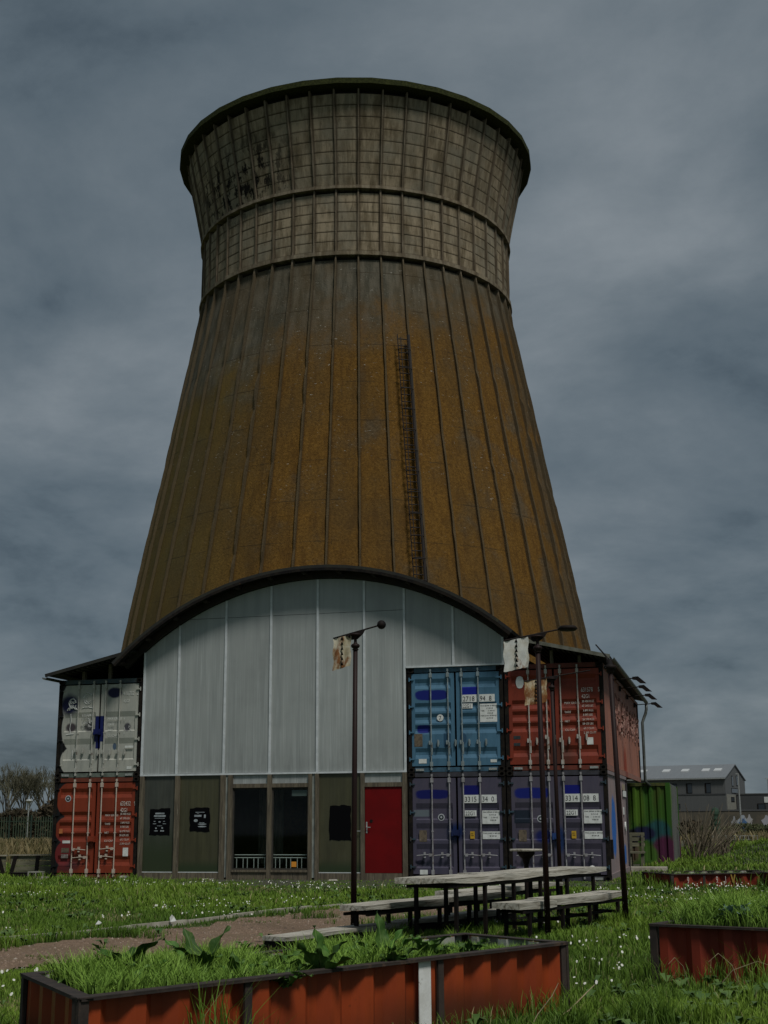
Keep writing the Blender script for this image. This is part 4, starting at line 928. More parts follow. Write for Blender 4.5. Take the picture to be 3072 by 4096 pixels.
poster('black ragged edged poster with pictures on the second lower panel', -10.71, -10.16, 1.18, 1.775, .009, [(0, .32, .45, .025, 0), (-.1, .17, .36, .08, 0), (.25, .15, .09, .14, 0), (-.2, -.03, .2, .12, 1), (.1, -.12, .26, .02, 0), (.12, -.18, .44, .05, 1), (.12, -.28, .44, .06, 1), (-.1, .27, .1, .015, 0)], 5)
poster('plain black ragged sheet on the panel left of the red door', -6.95, -6.39, .96, 1.81, .009, [], 9)

# wall lamps over the right flank
for i, (w_, lb) in enumerate(((2.6, 'nearest'), (4.95, 'second'), (7.6, 'third'), (10.65, 'farthest'))):
    t = thing('wall_lamp', f'black outreach floodlight over the red container flank, {lb} of four from the corner', 'lamp', B(-.02, w_, 4.99), -YAW, 'floodlights over the right flank')
    MB().box(0, .06, -.06, .06, -.08, .06).build('bracket', steel_black, t)
    MB().tube([(.03, 0, 0), (.45, 0, .02), (.58, 0, .03)], .016, 6).build('arm', steel_black, t)
    MB().prism([(.55, .0), (.55, .06), (.7, .07), (.9, -.11), (.74, -.1), (.64, -.015)], 'y', -.075, .075).build('head', steel_black, t)

# ------------------------------------------------------------------ weathervane poles
def flag_mat(name, c1, c2, rust_lo):
    m, nt, b = new_mat(name); k = NT(nt); o = k.coord('Object')
    c = k.mix(k.maprange(k.noise(o, 6, 6, .7), .4, .65), c1, c2)
    r1 = k.maprange(k.noise(k.coord('Object', (1, 1, .5), (3, 1, 2)), 5.5, 7, .65), rust_lo, rust_lo + .14)
    c = k.mix(r1, c, k.mix(k.noise(o, 14, 5, .7), (.32, .13, .025), (.12, .035, .012)))
    k.setin(b.inputs['Base Color'], c); b.inputs['Roughness'].default_value = .7; return m
flag_w = flag_mat('flag_white_rust', (.68, .69, .64), (.52, .5, .42), .58)
flag_m = flag_mat('flag_mixed_rust', (.62, .58, .45), (.42, .36, .22), .5)
flag_o = flag_mat('flag_orange_rust', (.6, .52, .36), (.38, .24, .08), .42)
def vane(lbl, x, y, h, tilt, fx0, fx1, fh, flag_m_, knob, arm_r, rise, lean=(0, 0), yaw=0.0):
    t = thing('weathervane_pole', lbl, 'pole', (x, y, 0), 0, 'red brown poles carrying sheet metal vanes')
    top = Vector((lean[0], lean[1], h))
    pole = MB().tube([(0, 0, -.1), top * .5, top], [.038, .034, .03], 12).build('pole', pole_mat, t, smooth=True)
    MB().lathe([(.03, -.06), (.045, -.05), (.03, -.035), (.05, -.02), (.06, .0), (.05, .02), (.028, .03), (.02, .05), (.02, .12), (.028, .13), (.075, .135), (.08, .15), (.05, .16)], 14).build('finial', pole_mat, t, loc=top, smooth=True)
    hd = thing_part('vane_head', t, top + Vector((0, 0, .18)), yaw)
    a = Vector((fx0, 0, 0 + fx0 * rise)); b_ = Vector((arm_r, 0, arm_r * rise))
    hd.data = MB().tube([a, b_], .011, 6).add(*wedge(rise)).mesh('arm'); hd.data.materials.append(steel_black)
    # hanging sheet with a pierced seam
    ns, nz = 12, 10; vs = []; rr = random.Random(int(x * 100))
    for i in range(ns + 1):
        u = fx0 + (fx1 - fx0) * i / ns
        for j in range(nz + 1):
            vs.append((u + .008 * math.sin(j * 1.1), .02 * math.sin(i * .8 + j * .35) - .01, u * rise - .012 - fh * j / nz + (rr.uniform(-.006, .006) if j == nz else 0)))
    fs = [(i * (nz + 1) + j, (i + 1) * (nz + 1) + j, (i + 1) * (nz + 1) + j + 1, i * (nz + 1) + j + 1) for i in range(ns) for j in range(nz)]
    k = len(vs); vs += [(p[0], p[1] + .006, p[2]) for p in vs]; fs += [tuple(q + k for q in reversed(f)) for f in fs]
    MB().add(vs, fs).build('flag_sheet', flag_m_, hd, smooth=True)
    um = fx0 + (fx1 - fx0) * .5
    for j in range(6):
        z = um * rise - .05 - j * fh / 6.2
        MB().prism([(um - .018, z), (um + .02, z - .004), (um + .004, z + .045)], 'y', -.035, -.02).build('pierced_tooth', dark_gap, hd)
    if knob == 'ball': MB().lathe([(.0, -.06), (.03, -.052), (.052, -.03), (.06, 0), (.052, .03), (.03, .052), (0, .06)], 16, b_).build('counterweight', steel_black, hd, smooth=True)
    elif knob == 'disc': MB().lathe([(0, -.03), (.1, -.025), (.125, 0), (.1, .03), (0, .035)], 20, b_ + Vector((.06, 0, 0))).build('counterweight', steel_black, hd, smooth=True)
    return t
def thing_part(name, parent, loc, yaw):
    me = bpy.data.meshes.new(name); o = bpy.data.objects.new(name, me); col.objects.link(o); o.parent = parent; o.location = loc; o.rotation_euler = (0, 0, yaw); return o
def wedge(rise):
    vs = []
    for (x, z) in ((-.13, -.13 * rise - .004), (.13, .13 * rise - .004), (.1, .1 * rise - .05), (.03, -.09), (-.05, -.1), (-.1, -.06)):
        vs += [(x, -.012, z), (x, .012, z)]
    n = 6; fs = [tuple(range(0, 12, 2)), tuple(range(11, 0, -2))] + [(2 * i, 2 * i + 1, (2 * i + 3) % 12, (2 * i + 2) % 12) for i in range(n)]
    return vs, fs
vane('red brown pole with cream rusty sheet and a ball counterweight before the grey panels', -.412, 17.15, 3.63, 0, -.29, -.06, .41, flag_m, 'ball', .34, .28, lean=(.03, 0))
vane('red brown pole with white pierced sheet and a disc counterweight at the near bench', 1.945, 16.7, 3.53, 0, -.43, -.12, .385, flag_w, 'disc', .33, .2, lean=(-.014, 0))
t3 = thing('weathervane_pole', 'red brown pole at the right bench end with a slanting bare rod on top', 'pole', (3.155, 18.2, 0), 0, 'red brown poles carrying sheet metal vanes')
MB().tube([(0, 0, -.1), (-.03, 0, 1.7), (-.065, 0, 3.42)], [.04, .036, .032], 12).build('pole', pole_mat, t3, smooth=True)
MB().lathe([(.03, -.06), (.055, -.03), (.05, 0), (.085, .01), (.085, .05), (.04, .07), (.03, .14)], 14).build('finial', steel_black, t3, loc=(-.065, 0, 3.42), smooth=True)
MB().tube([(-.08, 0, 3.5), (-.1, .05, 3.6), (-.2, .3, 3.8)], [.03, .012, .009], 8).build('rod', steel_black, t3)
vane('red brown pole with orange rusted sheet standing farther back before the red container', 2.915, 23.0, 3.65, 0, -.47, -.09, .41, flag_o, 'none', .68, .16, lean=(-.035, 0), yaw=0)

# ------------------------------------------------------------------ table and benches
LD = Vector((.55, .835, 0)).normalized(); LN = Vector((LD.y, -LD.x, 0))          # along and across the seats
LANG = math.atan2(LD.y, LD.x)
def plank_mesh(L, w, t, seed, wav=.012, skew0=0.0, skew1=0.0, sag=0.0):
    r_ = random.Random(seed); n = 26; vs = []
    ph = [r_.uniform(0, 6.28) for _ in range(6)]
    for i in range(n + 1):
        x = L * i / n; f = i / n
        e1 = wav * (math.sin(x * 2.1 + ph[0]) + .5 * math.sin(x * 5.3 + ph[1]) + .25 * math.sin(x * 11 + ph[4])); e2 = wav * (math.sin(x * 2.6 + ph[2]) + .5 * math.sin(x * 6.1 + ph[3]))
        zt = sag * math.sin(math.pi * f) + .004 * math.sin(x * 3 + ph[5]); tb = t * (1 + .22 * math.sin(x * 1.9 + ph[1]) + .1 * math.sin(x * 5 + ph[2]))
        xs0 = x + (skew0 if i == 0 else 0) + (skew1 if i == n else 0)
        for (xx, y, z) in ((x, -w / 2 + e1, zt - tb), (x, -w / 2 + e1 - .004, zt), (xs0, w / 2 + e2, zt), (xs0, w / 2 + e2, zt - t)): vs.append((xx, y, z))
    fs = [(0, 3, 2, 1), (n * 4, n * 4 + 1, n * 4 + 2, n * 4 + 3)]
    for i in range(n):
        for q in range(4): fs.append((i * 4 + q, i * 4 + (q + 1) % 4, i * 4 + 4 + (q + 1) % 4, i * 4 + 4 + q))
    return MB().add(vs, fs)
def bench(name, lbl, cat, org, L, width, h, planks, leg_xs, group, leg_w=.042, stretch_z=None, thick=.07, far_leg=True, skirt=0.0):
    t = thing(name, lbl, cat, org, LANG, group)
    for i, (x0, ln, y, w, s) in enumerate(planks):
        o = plank_mesh(ln, w, thick, s, skew0=random.uniform(-.05, .05), skew1=random.uniform(-.05, .05)).build('plank', plank_mat, t, loc=(x0, y, h + .004 * (i % 2)))
    fr = MB()
    for y in (-width / 2 + .05, width / 2 - .05):
        fr.box(.1, L - .06, y - .018, y + .018, h - thick - .055, h - thick - .02)
    fr.build('frame', steel_black, t)
    for x in leg_xs:
        for y in (-width / 2 + .05, width / 2 - .05):
            MB().box(x - leg_w / 2, x + leg_w / 2, y - leg_w / 2, y + leg_w / 2, -.12, h - thick - .02).build('leg', steel_black, t)
        MB().box(x - .015, x + .015, -width / 2 + .07, width / 2 - .07, h - thick - .06, h - thick - .024).build('cross_bar', steel_black, t)
        if stretch_z: MB().box(x - .014, x + .014, -width / 2 + .07, width / 2 - .07, stretch_z - .02, stretch_z + .02).build('cross_bar', steel_black, t)
    if stretch_z: MB().box(leg_xs[0], leg_xs[-1], -.016, .016, stretch_z - .018, stretch_z + .018).build('stretcher', steel_black, t)
    return t
def along(p, a, b): q = Vector(p) + LD * a + LN * b; return Vector((q.x, q.y, 0))
G = 'weathered plank benches round the long table'
T0 = Vector((.43, 16.28, 0))
bench('long_table', 'long weathered plank table on black steel legs in the grass', 'table', T0, 4.45, .66, .75, [(0, 2.5, -.17, .33, 1), (2.52, 1.95, -.17, .34, 2), (-.05, 1.4, .17, .33, 3), (1.37, 3.05, .17, .33, 4)], (.3, 1.0, 1.75, 2.5, 3.3, 4.15), None, stretch_z=None, thick=.065)
bench('plank_bench', 'weathered bench along the far left side of the long table', 'bench', Vector((-.42, 16.22, 0)), 3.7, .42, .45, [(0, 1.95, 0, .4, 5), (1.97, 1.73, 0, .4, 6)], (.35, 1.05, 1.75, 2.5, 3.3), G)
bench('plank_bench', 'weathered bench on the near right side of the long table, against two poles', 'bench', Vector((1.42, 16.45, 0)), 3.15, .42, .45, [(0, .95, 0, .4, 7), (.97, 2.18, 0, .4, 8)], (.3, 1.2, 2.0, 2.9), G, stretch_z=.2)
bench('plank_bench', 'far bench end showing beyond the long table legs', 'bench', Vector((.88, 19.3, 0)), 3.2, .42, .45, [(0, 1.6, 0, .4, 9), (1.62, 1.58, 0, .4, 10)], (.3, 1.5, 2.8), G)
bench('plank_bench', 'low weathered beam bench near the gravel path, lowest of the benches', 'bench', Vector((-1.24, 15.25, 0)), 5.4, .36, .185, [(0, 2.6, 0, .34, 11), (2.62, 2.78, 0, .34, 12)], (.5, 1.9, 3.4, 4.9), G, thick=.05); MB().box(.02, 5.3, -.15, .15, .03, .128).build('beam', steel_black, [o_ for o_ in col.objects if o_.name.startswith('plank_bench')][-1])
for p, q in (((3.10, 16.75), (2.86, 17.35)), ((3.10, 16.75), (2.95, 17.7))): pass
bt = thing('bar_table', 'small round topped high table on one leg behind the long table', 'table', (2.06, 20.15, 0))
MB().lathe([(0, -.03), (.235, -.03), (.245, -.015), (.24, 0), (0, .004)], 22).build('table_top', plank_mat, bt, loc=(0, 0, 1.0))
MB().lathe([(.035, 0), (.035, .78), (.06, .86), (.13, .93), (.13, .965), (0, .965)], 12).build('pedestal', steel_black, bt); MB().lathe([(.2, -.02), (.2, .02), (.04, .05)], 16).build('foot', steel_black, bt)

# ------------------------------------------------------------------ raised beds of cut container steel
rust_p = paint_mat('planter_rust_paint', (.36, .06, .015), (.28, .046, .013), rust=(.09, .028, .012), rust_amt=.65, stretch=(1, 1, .3), rough=.42, blobs=[('e', .5, .1, 1.2, .16, .6, (.12, .03, .012), 'x'), ('e', 3.1, .05, .9, .2, .6, (.1, .028, .012), 'x')])
rust_dark = paint_mat('planter_rust_dark', (.26, .034, .014), (.19, .026, .012), rust=(.05, .016, .008), rust_amt=.68, stretch=(1, 1, .3), rough=.6)
rim_m = mat('planter_rim_iron', (.046, .032, .025), (.024, .018, .015), (.09, .055, .035), scale=6, lo3=.55, hi3=.7, rough=.8)
inner_m = mat('planter_inner_paint', (.42, .43, .38), (.25, .24, .2), (.1, .06, .035), scale=4, lo3=.52, hi3=.64, rough=.8)
soil_m = mat('bed_soil', (.05, .06, .02), (.03, .035, .015), scale=6, rough=1, bump=.4)
def planter(lbl, corners, h, paint, marks=(), straps=((.27, .668), (), (), ()), soil=.42):
    """corners ccw from the front left, seen from above; front is side 0"""
    cs = [Vector((*c, 0)) for c in corners]; org = sum(cs, Vector()) / 4
    t = thing('raised_bed', lbl, 'planter', org, 0, 'rusty steel raised beds'); cs = [c - org for c in cs]
    for i in range(4):
        a, b_ = cs[i], cs[(i + 1) % 4]; d = b_ - a; L = d.length; ang = math.atan2(d.y, d.x)
        pr = []; nn = max(1, round((L - .12) / .31)); pp = (L - .12) / nn
        for j in range(nn): q0 = .06 + j * pp; pr += [(q0, 0), (q0 + pp * .26, 0), (q0 + pp * .5, .058), (q0 + pp * .76, .058)]
        pr += [(L - .06, 0)]; n = len(pr)
        MB().add([(x_, .012 + dd, -.15) for x_, dd in pr] + [(x_, .012 + dd, h - .01) for x_, dd in pr] + [(x_, .018 + dd, -.15) for x_, dd in pr] + [(x_, .018 + dd, h - .01) for x_, dd in pr],
                 [(j, j + 1, j + 1 + n, j + n) for j in range(n - 1)]).build('side_sheet', paint, t, loc=a, rot=(0, 0, ang))
        MB().add([(x_, .02 + dd, -.1) for x_, dd in pr] + [(x_, .02 + dd, h - .012) for x_, dd in pr], [(j, j + 1, j + 1 + n, j + n) for j in range(n - 1)]).build('inner_sheet', inner_m, t, loc=a, rot=(0, 0, ang))
        MB().box(-.02, L + .02, -.024, .07, h - .007, h + .0).box(-.01, L + .01, -.024, -.018, h - .02, h - .008).build('rim', rim_m, t, loc=a + Vector((0, 0, .001 * (i % 2))), rot=(0, 0, ang))
        MB().box(-.02, .045, -.014, .01, -.15, h - .01).box(-.014, .008, .01, .06, -.15, h - .01).build('corner_post', rim_m, t, loc=a, rot=(0, 0, ang))
        for s_ in straps[i]:
            MB().box(L * s_ - .028, L * s_ + .028, -.004, .014, -.15, h - .01).build('strap', rim_m, t, loc=a, rot=(0, 0, ang))
        for (side, s_, w_, z0, z1, m) in marks:
            if side == i: MB().box(L * s_ - w_ / 2, L * s_ + w_ / 2, .004, .0105, z0, z1).build('painted_mark', m, t, loc=a, rot=(0, 0, ang))
    mb = MB(); k = .0
    ins = [cs[j] + ((cs[(j + 1) % 4] - cs[j]).normalized() + (cs[j - 1] - cs[j]).normalized()) * .09 for j in range(4)]; mb.add([(c.x, c.y, soil - (.09 if j in (1, 2) else 0)) for j, c in enumerate(ins)], [(0, 1, 2, 3)]).build('soil', soil_m, t)
    return t
BED1 = [(-1.64, 7.5), (1.37, 10.66), (.65, 11.54), (-2.26, 8.7)]
white_band = mat('white_band_paint', (.82, .83, .8), (.7, .7, .66), (.25, .2, .15), scale=5, lo3=.6, hi3=.68, rough=.7)
planter('long rusty orange raised bed with one white painted stripe in the foreground', BED1, .5, rust_p, marks=[(0, .632, .12, -.15, .485, white_band)])
BED2 = [(2.38, 12.42), (5.66, 10.12), (6.35, 11.1), (3.07, 13.4)]
planter('dark red raised bed holding a pale cabbage at the right edge', BED2, .5, rust_dark, straps=((.5,), (), (), ()))
BED3 = [(5.97, 28.75), (8.56, 29.43), (8.21, 30.76), (5.62, 30.07)]
yel = mat('yellow_mark', (.3, .2, .03), bump=0)
b3 = planter('far rusty red raised bed with cut white digits on its side', BED3, .3, rust_dark, straps=((.28, .56), (), (), ()), soil=.2)
BED4 = [(8.15, 28.45), (11.1, 29.03), (10.87, 30.3), (7.92, 29.72)]
planter('farthest right rusty raised bed, cut off by the picture edge', BED4, .31, rust_p, straps=((.3, .7), (), (), ()), soil=.2)
d3 = Vector((2.24, .59, 0)) * 1.1566; a3 = math.atan2(d3.y, d3.x); o3 = b3.location
for s_, tx in ((.13, '9'), (.38, '9'), (.455, '1')):
    q = Vector((*BED3[0], 0)) + d3 * s_ - o3
    lettering(tx, 0, 0, 0, .2, pale_txt, b3, .45).location = (q.x, q.y - .02, .1); b3.children[-1].rotation_euler = (R(90), 0, a3)
q = Vector((*BED3[0], 0)) + d3 * .53 - o3
MB().prism([(-.06, .17), (-.03, .17), (.0, .06), (.03, .17), (.06, .17), (.015, .0), (-.015, .0)], 'y', -.003, .0).build('painted_v', yel, b3, loc=(q.x, q.y - .02, .1), rot=(0, 0, a3))

# ------------------------------------------------------------------ grass
def vnoise(x, y, s, seed):
    r_ = np.random.default_rng(seed); T = r_.random((64, 64)); x = np.asarray(x) / s; y = np.asarray(y) / s
    xi = np.floor(x).astype(int); yi = np.floor(y).astype(int); fx = x - xi; fy = y - yi; fx = fx * fx * (3 - 2 * fx); fy = fy * fy * (3 - 2 * fy)
    g = lambda a, b: T[a % 64, b % 64]
    return (g(xi, yi) * (1 - fx) + g(xi + 1, yi) * fx) * (1 - fy) + (g(xi, yi + 1) * (1 - fx) + g(xi + 1, yi + 1) * fx) * fy
def grass_mat(name, base, tip, dry, rough=.6):
    m, nt, b = new_mat(name); k = NT(nt)
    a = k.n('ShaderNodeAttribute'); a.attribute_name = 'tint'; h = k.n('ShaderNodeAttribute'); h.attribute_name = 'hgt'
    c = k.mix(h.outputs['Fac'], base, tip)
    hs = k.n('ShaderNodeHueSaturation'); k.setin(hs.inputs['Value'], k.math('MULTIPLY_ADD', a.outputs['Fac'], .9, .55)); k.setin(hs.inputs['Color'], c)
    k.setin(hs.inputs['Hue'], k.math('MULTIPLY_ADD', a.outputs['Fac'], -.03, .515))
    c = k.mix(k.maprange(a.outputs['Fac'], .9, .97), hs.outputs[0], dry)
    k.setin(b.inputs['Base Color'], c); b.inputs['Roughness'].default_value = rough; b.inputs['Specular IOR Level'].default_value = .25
    return m
def blades(name, x, y, z, hgt, wid, lean, m, label, parent=None, flat=False, seed=1, tint=None):
    r_ = np.random.default_rng(seed); n = len(x)
    ang = r_.uniform(0, 2 * np.pi, n); la = r_.uniform(0, 2 * np.pi, n); ln = lean * r_.uniform(.2, 1.2, n) * hgt
    cx, cy = np.cos(ang) * wid / 2, np.sin(ang) * wid / 2; dx, dy = np.cos(la) * ln, np.sin(la) * ln
    V = np.zeros((n, 5, 3)); zb = z - .02
    V[:, 0] = np.stack([x - cx, y - cy, zb], 1); V[:, 1] = np.stack([x + cx, y + cy, zb], 1)
    mx, my, mz = x + dx * .35, y + dy * .35, z + hgt * .6
    V[:, 2] = np.stack([mx + cx * .8, my + cy * .8, mz], 1); V[:, 3] = np.stack([mx - cx * .8, my - cy * .8, mz], 1)
    V[:, 4] = np.stack([x + dx, y + dy, z + hgt * (1 - .25 * (ln / (hgt + 1e-6)) ** 2)], 1)
    base = np.arange(n) * 5
    L = np.stack([base, base + 1, base + 2, base + 3, base + 3, base + 2, base + 4], 1).ravel()
    S = np.tile([4, 3], n)
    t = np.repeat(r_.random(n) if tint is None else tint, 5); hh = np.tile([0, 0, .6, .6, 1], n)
    o = raw_mesh(name, V.reshape(-1, 3), L, S, m, parent, {'tint': t, 'hgt': hh})
    if parent is None: tag(o, label, 'grass', kind='stuff')
    else: o['kind'] = 'stuff'
    return o
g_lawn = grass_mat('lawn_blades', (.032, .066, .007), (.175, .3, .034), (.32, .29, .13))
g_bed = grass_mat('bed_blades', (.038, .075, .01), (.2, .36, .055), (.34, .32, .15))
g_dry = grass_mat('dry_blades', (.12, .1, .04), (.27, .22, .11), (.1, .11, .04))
PAD = [BED1, BED2, BED3, BED4]
def keep_mask(x, y):
    k = ~in_poly(x + .35 * (vnoise(x, y, .35, 71) - .5) + .12 * np.sin(y * 5), y + .35 * (vnoise(x, y, .3, 72) - .5), PATH) | ((vnoise(x, y, .4, 73) > .8) & (vnoise(x * 7.3, y * 7.1, .3, 74) > .5))
    for p in PAD: k &= ~in_poly(x, y, p)
    u = (x - FX) * CY - (y - FY) * SY; w = (x - FX) * SY + (y - FY) * CY
    k &= ~((w > -.06) & (u > -14.62) & (u < .0) & (w < 26))
    k &= ((x - TX) ** 2 + (y - TY) ** 2) > 11.6 ** 2
    return k, u, w
def scatter(x0, x1, y0, y1, dens, seed):
    r_ = np.random.default_rng(seed); n = int((x1 - x0) * (y1 - y0) * dens); x = r_.uniform(x0, x1, n); y = r_.uniform(y0, y1, n)
    half = .33 * y + 1.6; s = np.abs(x) < half; return x[s], y[s], r_
DRY = lambda x, y: vnoise(x, y, 1.4, 61) * .7 + vnoise(x, y, .45, 62) * .3
def lawn(label, x0, x1, y0, y1, dens, seed, w, hmul=1.0):
    x, y, r_ = scatter(x0, x1, y0, y1, dens, seed)
    k, u, wd = keep_mask(x, y); x, y, u, wd = x[k], y[k], u[k], wd[k]
    nz = vnoise(x, y, .8, 3) * .6 + vnoise(x, y, .28, 4) * .4; nl = vnoise(x, y, 2.6, 5)
    dn = np.clip(.35 + 1.1 * nl, .25, 1)
    gravel = np.clip((wd + 5.2) / 2.2, 0, 1) * np.clip((u + 12.6) / 3, 0, 1) * np.clip((.8 - u) / 1.0, 0, 1)
    dn *= 1 - .9 * gravel * (vnoise(x, y, .9, 8) > .22)
    s = r_.random(len(x)) < dn; x, y, nz, nl, gravel = x[s], y[s], nz[s], nl[s], gravel[s]
    h = hmul * (.035 + .11 * nz ** 1.6 + .16 * np.clip(nz - .66, 0, 1) * 2.2) * r_.uniform(.6, 1.25, len(x)) * (1 - .55 * gravel)
    tall = np.zeros(len(x))
    for p in PAD:                                            # uncut grass along the beds
        for i in range(4):
            ax, ay = p[i]; bx, by = p[(i + 1) % 4]; L2 = (bx - ax) ** 2 + (by - ay) ** 2
            tt = np.clip(((x - ax) * (bx - ax) + (y - ay) * (by - ay)) / L2, 0, 1); d = np.hypot(x - ax - tt * (bx - ax), y - ay - tt * (by - ay))
            tall = np.maximum(tall, np.exp(-(d / .16) ** 2))
    for (sx, sy, L) in ((-.42, 16.22, 3.7), (1.42, 16.45, 3.2), (.43, 16.28, 4.4), (-1.24, 15.25, 5.4)):
        t2 = (x - sx) * LD.x + (y - sy) * LD.y; d2 = (x - sx) * LN.x + (y - sy) * LN.y
        tall = np.maximum(tall, .22 * np.exp(-(d2 / .4) ** 2) * (t2 > -.2) * (t2 < L + .2))
    h = h * (1 + 1.1 * tall) + .05 * tall
    dr = DRY(x, y); h = h * (1 - .45 * np.clip((dr - .55) * 4, 0, 1)) * (1 + .9 * np.clip((vnoise(x, y, .62, 63) - .72) * 5, 0, 1))
    tint = np.clip(.0 + .75 * nl + .35 * (nz - .4) + .25 * r_.random(len(x)), 0, .88)
    tint = np.where(r_.random(len(x)) < .03 + .35 * np.clip((dr - .6) * 4, 0, 1), .98, tint)
    return blades('lawn_grass', x, y, ground_z(x, y), h, w * r_.uniform(.6, 1.3, len(x)), .55, g_lawn, label, seed=seed + 50, tint=tint)
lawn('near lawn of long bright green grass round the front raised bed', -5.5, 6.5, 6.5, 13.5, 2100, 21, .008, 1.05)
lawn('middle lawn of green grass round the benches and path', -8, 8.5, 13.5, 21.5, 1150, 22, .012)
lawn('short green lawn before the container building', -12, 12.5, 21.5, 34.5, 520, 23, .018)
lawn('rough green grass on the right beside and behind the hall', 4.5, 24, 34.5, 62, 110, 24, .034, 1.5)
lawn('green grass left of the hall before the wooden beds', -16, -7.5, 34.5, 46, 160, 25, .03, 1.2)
# dry grass far left
r_ = np.random.default_rng(31); n = 26000
x = r_.uniform(-36, -11, n); y = r_.uniform(44, 96, n); s = keep_mask(x, y)[0] & (np.abs(x) < .34 * y + 2) & (vnoise(x, y, 3, 9) > .3); x, y = x[s], y[s]
blades('dry_grass', x, y, ground_z(x, y), r_.uniform(.2, .6, len(x)), r_.uniform(.03, .07, len(x)), .5, g_dry, 'straw coloured dry grass beyond the wooden beds on the left', seed=32)
n = 9000; x = r_.uniform(12, 40, n); y = r_.uniform(58, 125, n); s = (np.abs(x) < .34 * y + 2) & (vnoise(x, y, 4, 10) > .45); x, y = x[s], y[s]
blades('dry_grass', x, y, ground_z(x, y), r_.uniform(.25, .6, len(x)), r_.uniform(.04, .09, len(x)), .5, g_dry, 'straw coloured dry grass behind the mound on the right', seed=33)
# grass inside the beds
def bed_grass(poly, dens, seed, hm, parent, zs):
    P = np.array(poly); r_ = np.random.default_rng(seed); lo, hi = P.min(0), P.max(0); n = int(np.prod(hi - lo) * dens)
    x = r_.uniform(lo[0], hi[0], n); y = r_.uniform(lo[1], hi[1], n); c = P.mean(0); s = in_poly(x, y, poly)
    for i in range(4):
        ax, ay = P[i]; bx, by = P[(i + 1) % 4]; s &= np.abs((bx - ax) * (y - ay) - (by - ay) * (x - ax)) / np.hypot(bx - ax, by - ay) > .12
    x, y = x[s], y[s]
    nz = vnoise(x, y, .35, seed); h = hm * (.07 + .2 * nz) * r_.uniform(.6, 1.3, len(x)); o = parent.location
    tint = np.clip(.35 + .4 * nz + .3 * r_.random(len(x)), 0, .88)
    return blades('bed_grass', x - o.x, y - o.y, zs - .09 * np.clip(((x - P[0, 0]) * (P[1, 0] - P[0, 0]) + (y - P[0, 1]) * (P[1, 1] - P[0, 1])) / ((P[1] - P[0]) ** 2).sum(), 0, 1), h, r_.uniform(.006, .012, len(x)), .75, g_bed, '', parent=parent, seed=seed + 5, tint=tint)
beds = [o_ for o_ in col.objects if o_.name.startswith('raised_bed')]
bed_grass(BED1, 5600, 41, .9, beds[0], .43); bed_grass(BED2, 3000, 42, 1.15, beds[1], .47); bed_grass(BED3, 500, 43, .6, beds[2], .22); bed_grass(BED4, 500, 44, .6, beds[3], .22)
# pale dead stalks
dead = mat('dead_stalk', (.4, .32, .19), (.28, .22, .12), scale=5, bump=0, rough=.8)
def stalk(lbl, pts, r=.005):
    o = MB().tube(pts, [r * (1 - .6 * i / (len(pts) - 1)) for i in range(len(pts))], 5).build('dead_stalk', dead); return tag(o, lbl, 'stalk', 'dead stalks leaning by the beds')
stalk('thin pale dead stalk leaning right of the front bed middle strap', [(.98, 9.7, .0), (1.04, 9.72, .1), (1.15, 9.75, .22), (1.2, 9.78, .3)])
stalk('pale forked dead stalk lying at the front bed right corner', [(1.12, 9.75, .04), (1.28, 9.9, .1), (1.43, 10.05, .2), (1.5, 10.1, .25)], .007)
for i, (x, y, dx, h) in enumerate(((2.75, 11.75, .5, .25), (2.95, 11.6, -.3, .33), (3.1, 11.5, .6, .2), (2.6, 12.0, -.2, .26))):
    stalk(['long arched dead stalk against the dark red bed, leftmost but one', 'dead stalk crossing the dark red bed steeply', 'low dead stalk drooping right along the dark red bed', 'short dead stalk at the left foot of the dark red bed'][i],
          [(x, y, 0), (x + dx * .3, y - .05, h * .7), (x + dx * .7, y - .1, h), (x + dx, y - .12, h * .8)], .004)
# daisies
def daisies():
    r_ = np.random.default_rng(77); n = 5200; y = r_.uniform(11, 33, n); x = r_.uniform(-1, 1, n) * (.31 * y + .6); k, u, w = keep_mask(x, y)
    s = k & (vnoise(x, y, 1.7, 12) > .66) & (w < -2.5) & (vnoise(x, y, .5, 13) > .4); x, y = x[s], y[s]; n = len(x); z = ground_z(x, y) + r_.uniform(.07, .12, n); rad = r_.uniform(.008, .0145, n)
    V = np.zeros((n, 7, 3)); tl = r_.uniform(-.5, .5, (n, 2)); V[:, 6] = np.stack([x, y, z + .004], 1)
    for j in range(6):
        a = j * math.pi / 3; dx, dy = np.cos(a) * rad, np.sin(a) * rad; V[:, j] = np.stack([x + dx, y + dy, z + tl[:, 0] * dx + (tl[:, 1] * 1.2 + .8) * dy], 1)
    b = np.arange(n) * 7; L = np.concatenate([np.stack([b + j, b + (j + 1) % 6, b + 6], 1) for j in range(6)]).ravel()
    o = raw_mesh('daisies', V.reshape(-1, 3), L, np.full(n * 6, 3), mat('daisy_white', (.72, .72, .66), (.6, .6, .5), scale=40, bump=0)); tag(o, 'small white daisies scattered through the lawn', 'flowers', kind='stuff')
daisies()
